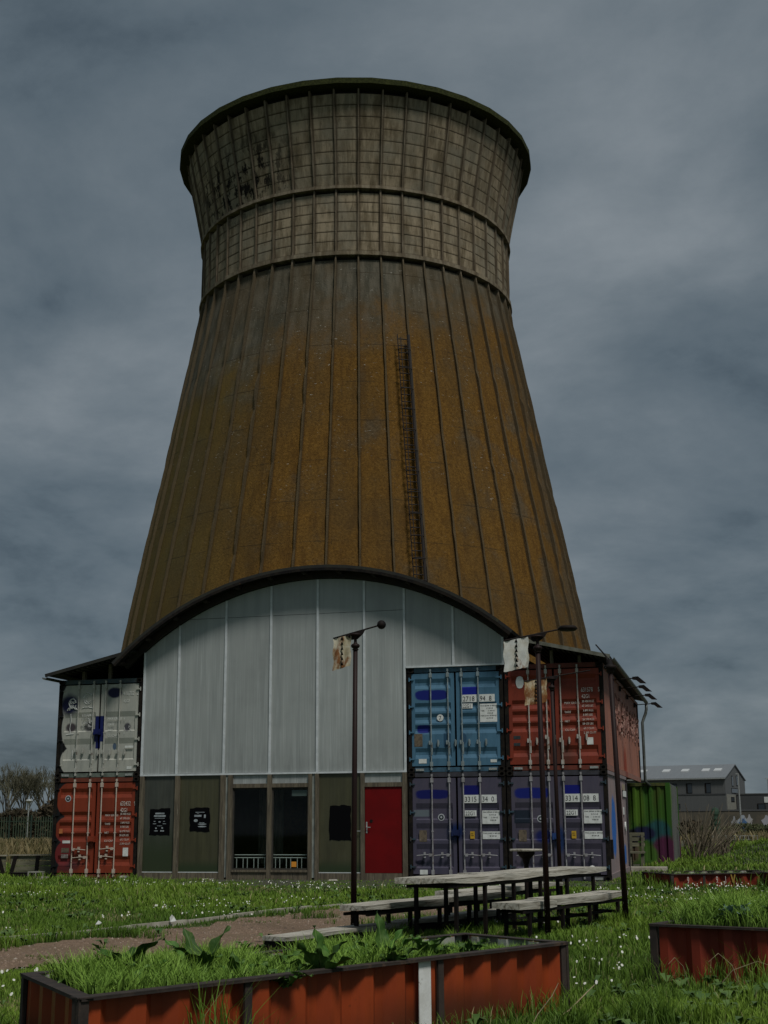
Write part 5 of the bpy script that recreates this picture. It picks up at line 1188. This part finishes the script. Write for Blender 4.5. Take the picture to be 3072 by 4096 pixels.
def weeds():
    r_ = np.random.default_rng(83); n = 1500; y = r_.uniform(8.5, 30, n); x = r_.uniform(-1, 1, n) * (.31 * y + .6); k, u, w = keep_mask(x, y); s_ = k & (vnoise(x, y, 1.1, 15) > .5); x, y = x[s_], y[s_]; V, L = [], []
    for i in range(len(x)):
        z = float(ground_z(x[i], y[i])) + .03
        for j in range(r_.integers(4, 8)):
            a = r_.uniform(0, 6.28); ln = r_.uniform(.05, .13); wd = ln * .22; dx, dy = math.cos(a), math.sin(a); b = len(V)
            V += [(x[i], y[i], z), (x[i] + dx * ln * .6 - dy * wd, y[i] + dy * ln * .6 + dx * wd, z + ln * .6), (x[i] + dx * ln * 1.1, y[i] + dy * ln * 1.1, z + ln * .5), (x[i] + dx * ln * .6 + dy * wd, y[i] + dy * ln * .6 - dx * wd, z + ln * .62)]; L += [b, b + 1, b + 2, b + 3]
    o = raw_mesh('lawn_weeds', V, L, np.full(len(L) // 4, 4), mat('weed_leaf', (.05, .11, .018), (.1, .17, .04), scale=3, bump=0, rough=.6)); tag(o, 'low broad leaved weeds scattered through the lawn', 'weeds', kind='stuff')
weeds()
def tufts():
    r_ = np.random.default_rng(95); X, Y, H = [], [], []
    for (cx, cy, rad, h) in ((1.8, 9.75, .16, .27), (1.25, 9.55, .12, .2), (2.15, 10.9, .12, .18), (2.9, 14.3, .12, .2), (4.2, 15.6, .15, .2), (-2.7, 9.3, .15, .25), (-2.9, 8.4, .15, .25), (4.6, 19.5, .16, .22), (-2.1, 18.9, .3, .2), (-1.3, 20.5, .3, .2), (-3.3, 17.2, .2, .2), (1.75, 14.2, .15, .16)):
        n = int(5200 * rad); X.append(cx + r_.normal(size=n) * rad); Y.append(cy + r_.normal(size=n) * rad); H.append(h * r_.uniform(.5, 1.25, n) * np.exp(-(((X[-1] - cx) ** 2 + (Y[-1] - cy) ** 2) / (5 * rad * rad))))
    x, y, h = map(np.concatenate, (X, Y, H)); k = keep_mask(x, y)[0]; x, y, h = x[k], y[k], h[k]
    blades('grass_tufts', x, y, ground_z(x, y), h, r_.uniform(.005, .01, len(x)), .6, g_lawn, 'tall dark tufts standing out of the lawn', seed=96, tint=r_.uniform(.0, .5, len(x)))
tufts()
# dock leaves in the front bed
leaf_m, nt, b_ = new_mat('dock_leaf'); k = NT(nt); o_ = k.coord('Object'); xx, yy, zz = k.xyz(o_)[:3]
vein = k.maprange(k.math('ABSOLUTE', yy), .0, .006, 1, 0); c = k.mix(k.maprange(k.noise(o_, 9, 5, .6), .35, .7), (.035, .095, .014), (.085, .17, .03)); c = k.mix(k.math('MULTIPLY', vein, .7), c, (.16, .24, .08))
h = k.n('ShaderNodeHueSaturation'); k.setin(h.inputs['Value'], k.math('MULTIPLY_ADD', k.rnd(), .8, .6)); k.setin(h.inputs['Color'], c); k.setin(b_.inputs['Base Color'], h.outputs[0]); b_.inputs['Roughness'].default_value = .6; b_.inputs['Specular IOR Level'].default_value = .25
k.link(k.bump(k.noise(k.coord('Object', (1, 3, 1)), 22, 4, .6), .5, .01), b_.inputs['Normal'])
def leaf_mesh(L, W, curl, wav, seed):
    r_ = random.Random(seed); n, mseg = 12, 4; vs = []; ph = r_.uniform(0, 6)
    for i in range(n + 1):
        t = i / n; w = W * (math.sin(math.pi * min(1, t * .93 + .07)) ** .75) * (1.15 - .35 * t) if i < n else .002
        if i == 0: w = .008
        a = curl * t * t; x = L * (t - .18 * curl * t ** 3); z = -L * .5 * curl * t * t
        for j in range(-mseg // 2, mseg // 2 + 1):
            s_ = j / (mseg / 2); vs.append((x, w / 2 * s_ + .0, z + abs(s_) * w * .22 + wav * math.sin(t * 17 + ph + (2 if s_ > 0 else 0)) * abs(s_) ** 2))
    q = mseg + 1; return MB().add(vs, [(i * q + j, i * q + j + 1, (i + 1) * q + j + 1, (i + 1) * q + j) for i in range(n) for j in range(mseg)])
def leaf_plant(name, lbl, cat, loc, leaves, m, group=None):
    t = thing(name, lbl, cat, loc, 0, group)
    for i, (az, el_, L, W, curl) in enumerate(leaves):
        leaf_mesh(L, W, curl, .02, i + int(loc[0] * 50)).build('leaf', m, t, smooth=True, loc=(.01 * math.cos(az), .01 * math.sin(az), 0), rot=(random.uniform(-.4, .4), -el_, az))
    return t
def rosette(n, L, W, seed):
    r_ = random.Random(seed); return [(2 * math.pi * i / n + r_.uniform(-.4, .4), r_.uniform(.45, 1.3), L * r_.uniform(.7, 1.15), W * r_.uniform(.8, 1.2), r_.uniform(.2, 1.1)) for i in range(n)]
docks = [((-1.62, 8.62), 7, .36, .1, 'big dark dock plant arching at the left of the front bed'), ((-1.2, 8.95), 6, .34, .09, 'tall dock plant with upright leaves left of the front bed middle'), ((-.75, 9.25), 4, .22, .08, 'smaller dock plant trailing right of the two big left ones'),
         ((-.42, 8.95), 3, .27, .11, 'pair of broad bright upright dock leaves in the front bed middle'), ((-.02, 9.75), 6, .3, .09, 'dock plant with one curled upright leaf behind the bed middle'), ((.28, 9.95), 5, .24, .1, 'broad leaved dock plant in the right half of the front bed'),
         ((.35, 10.0), 4, .2, .1, 'low spreading dock rosette near the white stripe'), ((-1.5, 8.15), 5, .2, .07, 'small pale dock near the left rim of the front bed'), ((-.95, 8.75), 5, .2, .06, 'small dock between the two tall left plants and the middle'), ((-.62, 8.6), 5, .17, .06, 'low dock close behind the middle strap of the front bed'),
         ((.05, 9.4), 5, .2, .07, 'low dock left of the white stripe behind the rim'), ((.62, 10.35), 5, .18, .07, 'small dock right of the white stripe'), ((-1.85, 8.35), 5, .18, .06, 'leftmost small dock in the front bed')]
for i, (p, n, L, W, lb) in enumerate(docks):
    L *= 1.12; W *= 1.05; lv = rosette(n + 4, L, W, i + 3)
    if i in (3, 4): lv[0] = (2.2, 1.45, L * 1.15, W * 1.1, .15); lv[1] = (.4, 1.25, L, W, .5)
    leaf_plant('dock_plant', lb, 'plant', (p[0], p[1], .42), lv, leaf_m, 'dock plants in the front bed')
cab_m = mat('cabbage_leaf', (.2, .3, .24), (.13, .22, .16), scale=9, rough=.55, bump=.3)
leaf_plant('cabbage_plant', 'pale blue green cabbage in the dark red bed', 'plant', (3.12, 12.3, .5), [(a, e_, .23, .2, .5) for a, e_ in zip(np.linspace(0, 5.6, 9), (.5, 1.0, .6, 1.1, .5, .9, 1.2, .7, 1.3))], cab_m)
leaf_plant('dock_plant', 'dark round leaved plant right of the cabbage', 'plant', (3.42, 12.1, .5), [(a, e_, .22, .17, .3) for a, e_ in zip(np.linspace(0, 5.6, 6), (1.2, 1.0, .8, 1.1, 1.3, .9))], leaf_m, 'dock plants in the front bed')
# litter and loose bits near the front
def bit(name, lbl, cat, u, w, sx, sy, sz, m, rz=0.0, group=None):
    o = MB().add([(-sx, -sy, 0), (sx * .9, -sy * 1.1, 0), (sx, sy, 0), (-sx * .8, sy, 0), (-sx * .7, -sy * .8, sz), (sx * .8, -sy * .7, sz * .9), (sx * .7, sy * .8, sz), (-sx * .6, sy * .7, sz * .8)], [(0, 3, 2, 1), (4, 5, 6, 7), (0, 1, 5, 4), (1, 2, 6, 5), (2, 3, 7, 6), (3, 0, 4, 7)]).build(name, m)
    p = B(u, w, 0); p.z = float(ground_z(p.x, p.y)) + .01; o.location = p; o.rotation_euler = (0, 0, rz); return tag(o, lbl, cat, group)
stone_m = mat('pale_stone', (.5, .47, .4), (.35, .33, .28), scale=8)
bit('stone', 'pale angular stone at the foot of the leftmost hall post', 'stone', -12.35, -.45, .1, .08, .09, stone_m, .3)
bit('stone', 'white scrap of stone lying before the left red container', 'stone', -13.1, -.6, .12, .05, .03, stone_m, .1)
bit('stone', 'flat pale stone before the panel left of the red door', 'stone', -6.7, -.55, .13, .06, .03, stone_m, .2)
MB_ring = MB().tube([(.14 * math.cos(a), .09 * math.sin(a), .03 + .01 * math.sin(3 * a)) for a in np.linspace(0, 6.1, 20)], .009, 5).build('rope_loop', stone_m); p = B(-9.95, -.55, 0); MB_ring.location = p; tag(MB_ring, 'pale loop of rope lying in the grass before the window', 'rope')
pap = MB().add([(0, 0, 0), (.09, .02, .01), (.11, .05, .02), (.02, .03, .14), (.06, .06, .1), (-.02, .02, .08)], [(0, 1, 4, 3), (1, 2, 4), (0, 3, 5)]).build('paper_scrap', white_paint); pap.location = (-3.02, 19.32, .06); pap.scale = (.7,) * 3; tag(pap, 'white paper scrap stuck upright at the path edging', 'litter')
pap = MB().add([(0, 0, 0), (.12, .02, .01), (.13, .08, .04), (.02, .09, .05), (.06, .05, .09)], [(0, 1, 4), (1, 2, 4), (2, 3, 4), (3, 0, 4)]).build('paper_scrap', white_paint); pap.location = (-3.98, 18.9, .06); pap.scale = (.6,) * 3; tag(pap, 'crumpled white paper in the lawn left of the path edging', 'litter')
rk = MB().lathe([(0, 0), (.12, .02), (.14, .06), (.08, .1), (0, .11)], 9).build('stone', mat('tan_stone', (.5, .38, .24), (.36, .27, .17), scale=6), loc=(1.72, 9.2, 0)); rk.scale = (1.2, .8, .7); tag(rk, 'tan stone half hidden in grass at the bottom edge', 'stone')
ball = MB().lathe([(0, -.09), (.05, -.075), (.08, -.04), (.09, 0), (.08, .04), (.05, .075), (0, .09)], 18).build('round_lamp', white_paint, smooth=True); ball.location = B(-.42, -.2, .28); tag(ball, 'white round disc low before the right purple container', 'lamp')
# ------------------------------------------------------------------ left background
bed_wood = mat('grey_bed_board', (.2, .19, .125), (.13, .125, .085), (.075, .08, .045), scale=3, stretch=(.5, 3, 6), rough=.9, bump=.3, vary=.2)
def wood_bed(lbl, x0, x1, y, h, posts):
    t = thing('wooden_bed', lbl, 'planter', (x0, y, 0), 0, 'wooden raised beds on the left'); L = x1 - x0; n = 4
    for i in range(n): MB().box(0, L, -.02 + .004 * i, .02, i * h / n + .006, (i + 1) * h / n - .008).build('board', bed_wood, t)
    MB().box(-.05, L + .03, -.06, .1, h, h + .03).build('cap_board', mat('cap_board', (.36, .33, .26), (.26, .24, .18), scale=4), t)
    for a, b2 in posts: MB().add([(a - .05, -.06, 0), (a + .05, -.06, 0), (b2 + .05, -.06, h), (b2 - .05, -.06, h), (a - .05, -.021, 0), (a + .05, -.021, 0), (b2 + .05, -.021, h), (b2 - .05, -.021, h)], [(0, 1, 2, 3), (4, 7, 6, 5), (0, 4, 5, 1), (1, 5, 6, 2), (2, 6, 7, 3), (3, 7, 4, 0)]).build('prop', steel_black, t)
wood_bed('grey wooden raised bed touching the left container, with a slanted dark prop', -10.36, -8.2, 37.8, .55, [(.02, .14), (.72, .75)])
wood_bed('grey wooden raised bed at the left picture edge', -13.2, -10.5, 37.8, .54, [(2.68, 2.5), (.6, .6)])
conc = mat('breeze_block', (.3, .3, .26), (.2, .2, .17), scale=10)
def hollow_block(lbl, loc, rz, group, tagged=True):
    t = thing('hollow_block', lbl, 'block', loc, rz, group); mb = MB()
    mb.box(0, .4, 0, .03, 0, .19).box(0, .4, .17, .2, 0, .19)
    for x in (0, .185, .37): mb.box(x, x + .03, .03, .17, 0, .19)
    o = MB(); o.v, o.f = [(v_[0], v_[2], v_[1]) for v_ in mb.v], mb.f
    o.build('block_body', conc, t); return t
hollow_block('hollow grey block lying by the left container corner', (-9.15, 35.0, .02), .1, 'loose blocks')
cr = thing('black_crate', 'low black crate left of the loose blocks', 'crate', (-9.75, 35.6, 0)); MB().box(0, .5, 0, .3, 0, .16).build('crate_body', steel_black, cr); MB().box(-.01, .51, -.01, .31, .161, .175).build('crate_rim', frame_dark, cr)
bk = MB().box(0, .26, 0, .12, 0, .08).build('brick', stone_m, loc=(-8.85, 34.85, .02), rot=(0, .05, .1)); tag(bk, 'pale brick lying beside the hollow block on the left', 'brick')
# palisade fence
fence = thing('palisade_fence', 'dark green palisade fence in the dry grass far left', 'fence', (-30, 97, 0), 0)
fg = mat('fence_green', (.02, .045, .028), (.014, .03, .02), scale=3); fg2 = mat('fence_picket_green', (.045, .07, .035), (.03, .05, .03), scale=2)
for i in range(6): MB().box(i * 1.55, i * 1.55 + .1, 0, .1, 0, 2.0).build('post', fg, fence)
for i in range(44):
    if i % 9: MB().box(.1 + i * .175, .1 + i * .175 + .07, .03, .06, .1, 1.88 + .03 * (i % 2)).build('picket', fg2 if i > 12 else fg, fence)
for z in (.4, 1.55): MB().box(0, 7.8, .06, .09, z, z + .06).build('rail', fg, fence)
# bare trees
bark = mat('bare_bark', (.09, .08, .055), (.055, .05, .035), scale=2, bump=0, rough=.95); twig = mat('bare_twigs', (.15, .145, .095), (.1, .096, .062), scale=.5, bump=0, rough=1)
def bare_tree(lbl, x, y, h, seed, spread=.55):
    r_ = random.Random(seed); t = thing('bare_tree', lbl, 'tree', (x, y, 0), 0, 'bare trees beyond the fence'); tr, cr_ = MB(), MB()
    def grow(p, d, L, rad, dep):
        q = p + d * L; m_ = p + d * L * .5 + Vector((r_.uniform(-1, 1), r_.uniform(-1, 1), 0)) * L * .05
        (tr if dep < 3 else cr_).tube([p, m_, q], [rad, rad * .85, rad * .7], 5 if dep < 2 else 3, cap=False)
        if dep == 6: return
        for i in range(3 if dep != 1 else 4):
            a = r_.uniform(0, 6.28); sp = spread * r_.uniform(.5, 1.25); nd = (d + Vector((math.cos(a) * sp, math.sin(a) * sp, r_.uniform(-.05, .35)))).normalized()
            grow(p + d * L * r_.uniform(.6, 1.0), nd, L * r_.uniform(.62, .82), max(rad * .62, .011), dep + 1)
    grow(Vector((0, 0, -.2)), Vector((r_.uniform(-.08, .08), 0, 1)).normalized(), h * .27, h * .014, 0)
    tr.build('trunk', bark, t, fix=False); cr_.build('crown', twig, t, fix=False); return t
TL = ['bare tree outside the left picture edge', 'bare tree cut by the left picture edge', 'bare tree just right of the dark evergreen', 'slim bare tree second from the dark evergreen', 'bare tree third from the dark evergreen', 'tall bare tree behind the pale street lamp', 'bare tree right of the pale street lamp', 'bare tree nearest the container, behind the fence', 'bare tree half hidden by the container']
for i, lb in enumerate(TL): bare_tree(lb, -41.8 + i * .95 + (i % 3) * .2, 140 + (i * 5) % 9, 8.8 + (i * 37 % 10) * .13, i + 5, .42)
# evergreen shrubs: leaf sized faces through the crown's volume
def leaf_crown(n, rx, ry, rz, seed, size, shape):
    r_ = np.random.default_rng(seed); u = r_.normal(size=(n, 3)); u /= np.linalg.norm(u, axis=1)[:, None]; rad = r_.random(n) ** .4
    P = u * rad[:, None] * np.array([rx, ry, rz]); P[:, 2] += rz
    if shape == 'cone': f = np.clip(1.15 - P[:, 2] / (2 * rz), .08, 1); P[:, 0] *= f; P[:, 1] *= f
    lump = vnoise(P[:, 0] * 3 + 50, P[:, 2] * 3 + P[:, 1] * 2 + 50, .9, seed); P = P[lump > .3]; n = len(P)
    a = r_.normal(size=(n, 3)) * size; b2 = r_.normal(size=(n, 3)) * size; V = np.stack([P - a, P + b2 * .6, P + a, P - b2 * .6], 1)
    return V.reshape(-1, 3), np.arange(n * 4), np.full(n, 4)
ev_m = mat('evergreen_leaf', (.014, .026, .008), (.03, .045, .015), scale=1.5, bump=0, rough=.7); ol_m = mat('olive_shrub_leaf', (.05, .065, .02), (.085, .09, .035), scale=1, bump=0, rough=.8); br_m = mat('bramble_brown', (.075, .052, .03), (.05, .045, .024), scale=.6, bump=0, rough=1)
def shrub(name, lbl, x, y, rx, ry, rz, m, seed, n=4000, size=.09, shape='ball', cat='shrub', group=None):
    t = thing(name, lbl, cat, (x, y, float(ground_z(x, y))), 0, group); MB().tube([(0, 0, -.1), (.03, 0, rz * .8), (.05, .02, rz * 1.3)], [.07, .05, .02], 6).build('trunk', bark, t)
    V, L, S = leaf_crown(n, rx, ry, rz, seed, size, shape); raw_mesh('crown', V, L, S, m, t); return t
shrub('evergreen_shrub', 'dark evergreen tree at the left picture edge', -26.2, 88, 1.5, 1.3, 1.85, ev_m, 3, 5000, .1, 'cone', group='dark evergreens')
shrub('evergreen_shrub', 'olive round shrub under the dark evergreen at the left edge', -27.2, 87, 1.1, 1.0, .75, ol_m, 4, 2500, .09)
shrub('evergreen_shrub', 'dark evergreen half hidden behind the left container', -26.3, 112, 1.5, 1.3, 2.1, ev_m, 5, 4000, .12, 'cone', group='dark evergreens')
r_ = np.random.default_rng(55)
def thicket(name, lbl, x0, x1, y, h, m, n, size, seed):
    r_ = np.random.default_rng(seed); x = r_.uniform(x0, x1, n); z = r_.random(n) ** .8 * h * (.55 + .6 * vnoise(x, x * 0, 1.6, seed)); yy = y + r_.uniform(-1.5, 1.5, n); P = np.stack([x, yy, z], 1)
    a = r_.normal(size=(n, 3)) * size; b2 = r_.normal(size=(n, 3)) * size; V = np.stack([P - a, P + b2 * .4, P + a, P - b2 * .4], 1)
    o = raw_mesh(name, V.reshape(-1, 3), np.arange(n * 4), np.full(n, 4), m); return tag(o, lbl, 'thicket', kind='stuff')
thicket('bramble_thicket', 'brown bramble thicket between the fence and the bare trees', -40, -26, 118, 3.3, br_m, 14000, .15, 6)
lp = thing('street_lamp', 'small pale street lamp standing behind the palisade fence', 'lamp', (-27.9, 106, 0)); MB().tube([(0, 0, 0), (0, 0, 3.0)], .05, 6).build('pole', galv, lp); MB().lathe([(.04, 0), (.2, .08), (.28, .2), (.2, .3), (0, .33)], 10).build('lamp_head', galv, lp, loc=(0, 0, 2.95))
# ------------------------------------------------------------------ right background
FBY = 165.0
fb = thing('grey_warehouse', 'long grey clad warehouse with pitched roof far right', 'building', (41.4, FBY, 0), R(-26))
clad = mat('grey_cladding', (.115, .118, .115), (.095, .098, .097), scale=2, stretch=(14, 14, .05), bump=.2, rough=.6); clad2 = mat('grey_cladding_dark', (.07, .073, .075), (.06, .062, .063), scale=2, stretch=(10, 10, .05), bump=.15)
rf_m = mat('warehouse_roof', (.2, .215, .225), (.17, .185, .195), scale=2, stretch=(10, .2, .2), bump=.1, rough=.5)
wdk = mat('far_window', (.03, .04, .05), bump=0, rough=.15)
EZ, RZ = 6.3, 8.1; LX = -26.0; GW = 12.0
MB().box(LX, 0, 0, GW, 0, EZ).build('wall', clad, fb)
MB().prism([(0, EZ), (GW, EZ), (GW * .5, RZ)], 'x', -.3, -.002).build('gable', clad, fb)
MB().prism([(-.25, EZ - .02), (-.25, EZ + .1), (GW * .5, RZ + .1), (GW * .5, RZ)], 'x', LX, .15).build('roof', rf_m, fb); MB().prism([(GW * .5, RZ), (GW * .5, RZ + .1), (GW + .2, EZ + .05), (GW + .2, EZ - .05)], 'x', LX, .15).build('roof', rf_m, fb)
MB().box(LX, .12, -.32, -.26, EZ - .08, EZ + .06).build('gutter', galv, fb)
MB().box(LX, .02, -.05, -.001, 4.36, 4.5).build('band', clad2, fb)
sl = (RZ - EZ) / (GW * .5 + .25)
for x in (-13.6, -11.4, -8.4, -6.0, -3.4, -1.9):
    y0, y1 = 2.6, 3.7; za, zb_ = EZ + .1 + (y0 + .25) * sl, EZ + .1 + (y1 + .25) * sl
    MB().add([(x, y0, za - .05), (x + .9, y0, za - .05), (x + .9, y1, zb_ - .05), (x, y1, zb_ - .05), (x, y0, za + .12), (x + .9, y0, za + .12), (x + .9, y1, zb_ + .12), (x, y1, zb_ + .12)], [(4, 5, 6, 7), (0, 1, 5, 4), (1, 2, 6, 5), (2, 3, 7, 6), (3, 0, 4, 7)]).build('roof_light', mat('roof_light', (.5, .52, .52), bump=0), fb)
def win_front(x, z0, z1):
    w = MB().box(x, x + .75, -.03, -.001, z0, z1).build('window', frame_dark, fb); MB().box(x + .2, x + .72, -.045, -.031, z0 + .05, z1 - .1).build('pane', wdk, w)
for x in (-8.9, -6.7, -4.8, -2.5): win_front(x, 4.55, 5.75)
for x in (-8.6, -6.4): win_front(x, 1.6, 3.3)
MB().box(.001, .06, .4, 5.6, 0, 4.4).build('light_wall', mat('pale_render', (.24, .235, .2), (.2, .2, .17), scale=2), fb)
for y0, y1, z0, z1, xx in ((3.8, 4.8, 5.4, 6.7, .0), (6.6, 7.6, 5.5, 6.8, .0), (3.4, 7.2, 4.55, 5.2, .0), (2.6, 4.6, 3.5, 4.1, .06), (4.2, 5.4, 1.2, 2.6, .06)):
    w = MB().box(xx + .001, xx + .03, y0, y1, z0, z1).build('window', frame_dark, fb); MB().box(xx + .031, xx + .045, y0 + .1, y1 - .1, z0 + .08, z1 - .08).build('pane', wdk, w)
MB().box(.1, 14, 5.7, GW + 4, 0, 4.5).build('annex', clad2, fb); MB().box(.1, 14, 5.64, 5.699, 4.42, 4.55).build('annex_coping', clad, fb)
w = MB().box(2.6, 3.6, 5.66, 5.699, 1.6, 3.3).build('window', frame_dark, fb); MB().box(2.75, 3.5, 5.64, 5.659, 1.7, 3.2).build('pane', wdk, w); MB().box(3.5, 4.3, 5.65, 5.699, 3.4, 4.1).build('panel_sign', lab_paper, fb)
fw = thing('brick_wall', 'long low dark wall with pale graffiti before the warehouse', 'wall', (28, 143, 0)); MB().box(0, 30, 0, .3, 0, 2.25).build('wall_body', mat('dark_wall', (.1, .085, .06), (.065, .06, .045), scale=.8, rough=.95), fw); MB().box(0, 30, -.05, .35, 2.25, 2.4).build('coping', clad2, fw)
for cx, cz, rx, rz, c in ((9.5, .95, .8, .75, (.3, .34, .38)), (9.55, .95, .45, .45, (.05, .12, .25)), (10.2, 1.2, .3, .6, (.32, .32, .32)), (8.6, .9, .3, .7, (.25, .26, .27)), (12.0, 1.1, .5, .6, (.3, .3, .33))):
    MB().prism([(cx + rx * math.cos(a) * (1 + .25 * math.sin(5 * a)), cz + rz * math.sin(a) * (1 + .25 * math.cos(4 * a))) for a in np.linspace(0, 6.28, 18, endpoint=False)], 'y', -.02 - .001 * len(fw.children), -.005).build('graffiti', mat('graf%.2f' % cx, c, bump=0), fw)
for x, y, h, lb in ((36.0, 138, 5.9, 'thin pale lamp post before the warehouse, left of two'), (39.0, 138, 5.4, 'thin pale lamp post before the warehouse, right of two')):
    t = thing('lamp_post', lb, 'pole', (x, y, 0), 0, 'thin posts before the warehouse'); MB().tube([(0, 0, 0), (0, 0, h)], [.09, .06], 6).build('pole', galv, t); MB().box(-.25, .05, -.05, .05, h, h + .08).build('lamp_head', galv, t)
thicket('scrub', 'brown and olive scrub along the foot of the far wall', 26, 52, 136, .9, ol_m, 5000, .14, 8); thicket('scrub', 'brown scrub in front of the far wall behind the willow stems', 15, 21, 92, 1.3, br_m, 3000, .12, 9)
def stem_bush(lbl, x, y, n, h, seed, sp):
    r_ = random.Random(seed); t = thing('stem_bush', lbl, 'bush', (x, y, float(ground_z(x, y))), 0, 'bushes of bare stems')
    for i in range(n):
        a = r_.uniform(0, 6.28); s_ = r_.uniform(.05, sp); L = h * r_.uniform(.5, 1.1); b0 = Vector((r_.uniform(-.35, .35), r_.uniform(-.3, .3), -.05)); d = Vector((math.cos(a) * s_ + .25, math.sin(a) * s_, 1)).normalized()
        MB().tube([b0, b0 + d * L * .5 + Vector((r_.uniform(-.05, .05), 0, 0)), b0 + d * L + Vector((s_ * .2 * math.cos(a), 0, -.08))], [.028, .02, .006], 4, cap=False).build('stem', stem_m, t, fix=False)
stem_m = mat('willow_stem', (.2, .165, .11), (.12, .1, .065), scale=2, bump=0, rough=.9)
stem_bush('bush of bare slanting stems beside the green container', 11.1, 48.5, 60, 2.0, 3, .75)
stem_bush('thinner bush of bare stems right of the first, nearer the blocks', 12.3, 50.5, 40, 1.7, 4, .8)
gp = thing('green_barrel', 'tall dark green ribbed plastic column in the far scrub', 'barrel', (21.8, 90, 0)); MB().lathe([(.3 + .03 * (i % 2), i * .16) for i in range(13)] + [(.2, 2.1), (0, 2.2)], 14).build('barrel_body', mat('barrel_green', (.02, .06, .03), (.014, .04, .022), scale=3), gp)
for i in range(5):
    for j in range(2): hollow_block(f'hollow block in the stack right of the bare bushes, {["bottom", "top"][j]} row, {["first", "second", "third", "fourth", "fifth"][i]} from the left', (14.6 + i * .405, 61 - .02 * j, float(ground_z(15, 61)) + .02 + j * .2), 0, 'stack of hollow blocks')
slab = MB().box(0, 1.05, 0, .7, -.02, .12).build('concrete_slab', kerb_mat, loc=(6.75, 38.3, 0), rot=(0, 0, -YAW)); tag(slab, 'concrete step slab in the grass before the green container', 'slab')
pb = thing('pallet_bench', 'old pallet wood bench between hall corner and green container', 'bench', (7.35, 41.6, 0), -YAW)
for i, z in enumerate((.42, .62, .78, .92)): MB().box(0, .5, .0 + (.3 if z > .5 else -.25), .05 + (.3 if z > .5 else .3), z, z + (.05 if z < .5 else .11)).build('board', bed_wood, pb)
for x in (.05, .4): MB().box(x, x + .07, .22, .29, 0, 1.0).build('upright', bed_wood, pb); MB().box(x, x + .07, -.2, -.13, 0, .42).build('leg', bed_wood, pb)
tw = MB().tube([(8.0, 29.5, 0), (8.25, 29.6, .35), (8.38, 29.7, .8)], [.012, .009, .004], 5).build('sapling', stem_m); tag(tw, 'thin leafless sapling standing in the lawn behind the far bed', 'sapling')
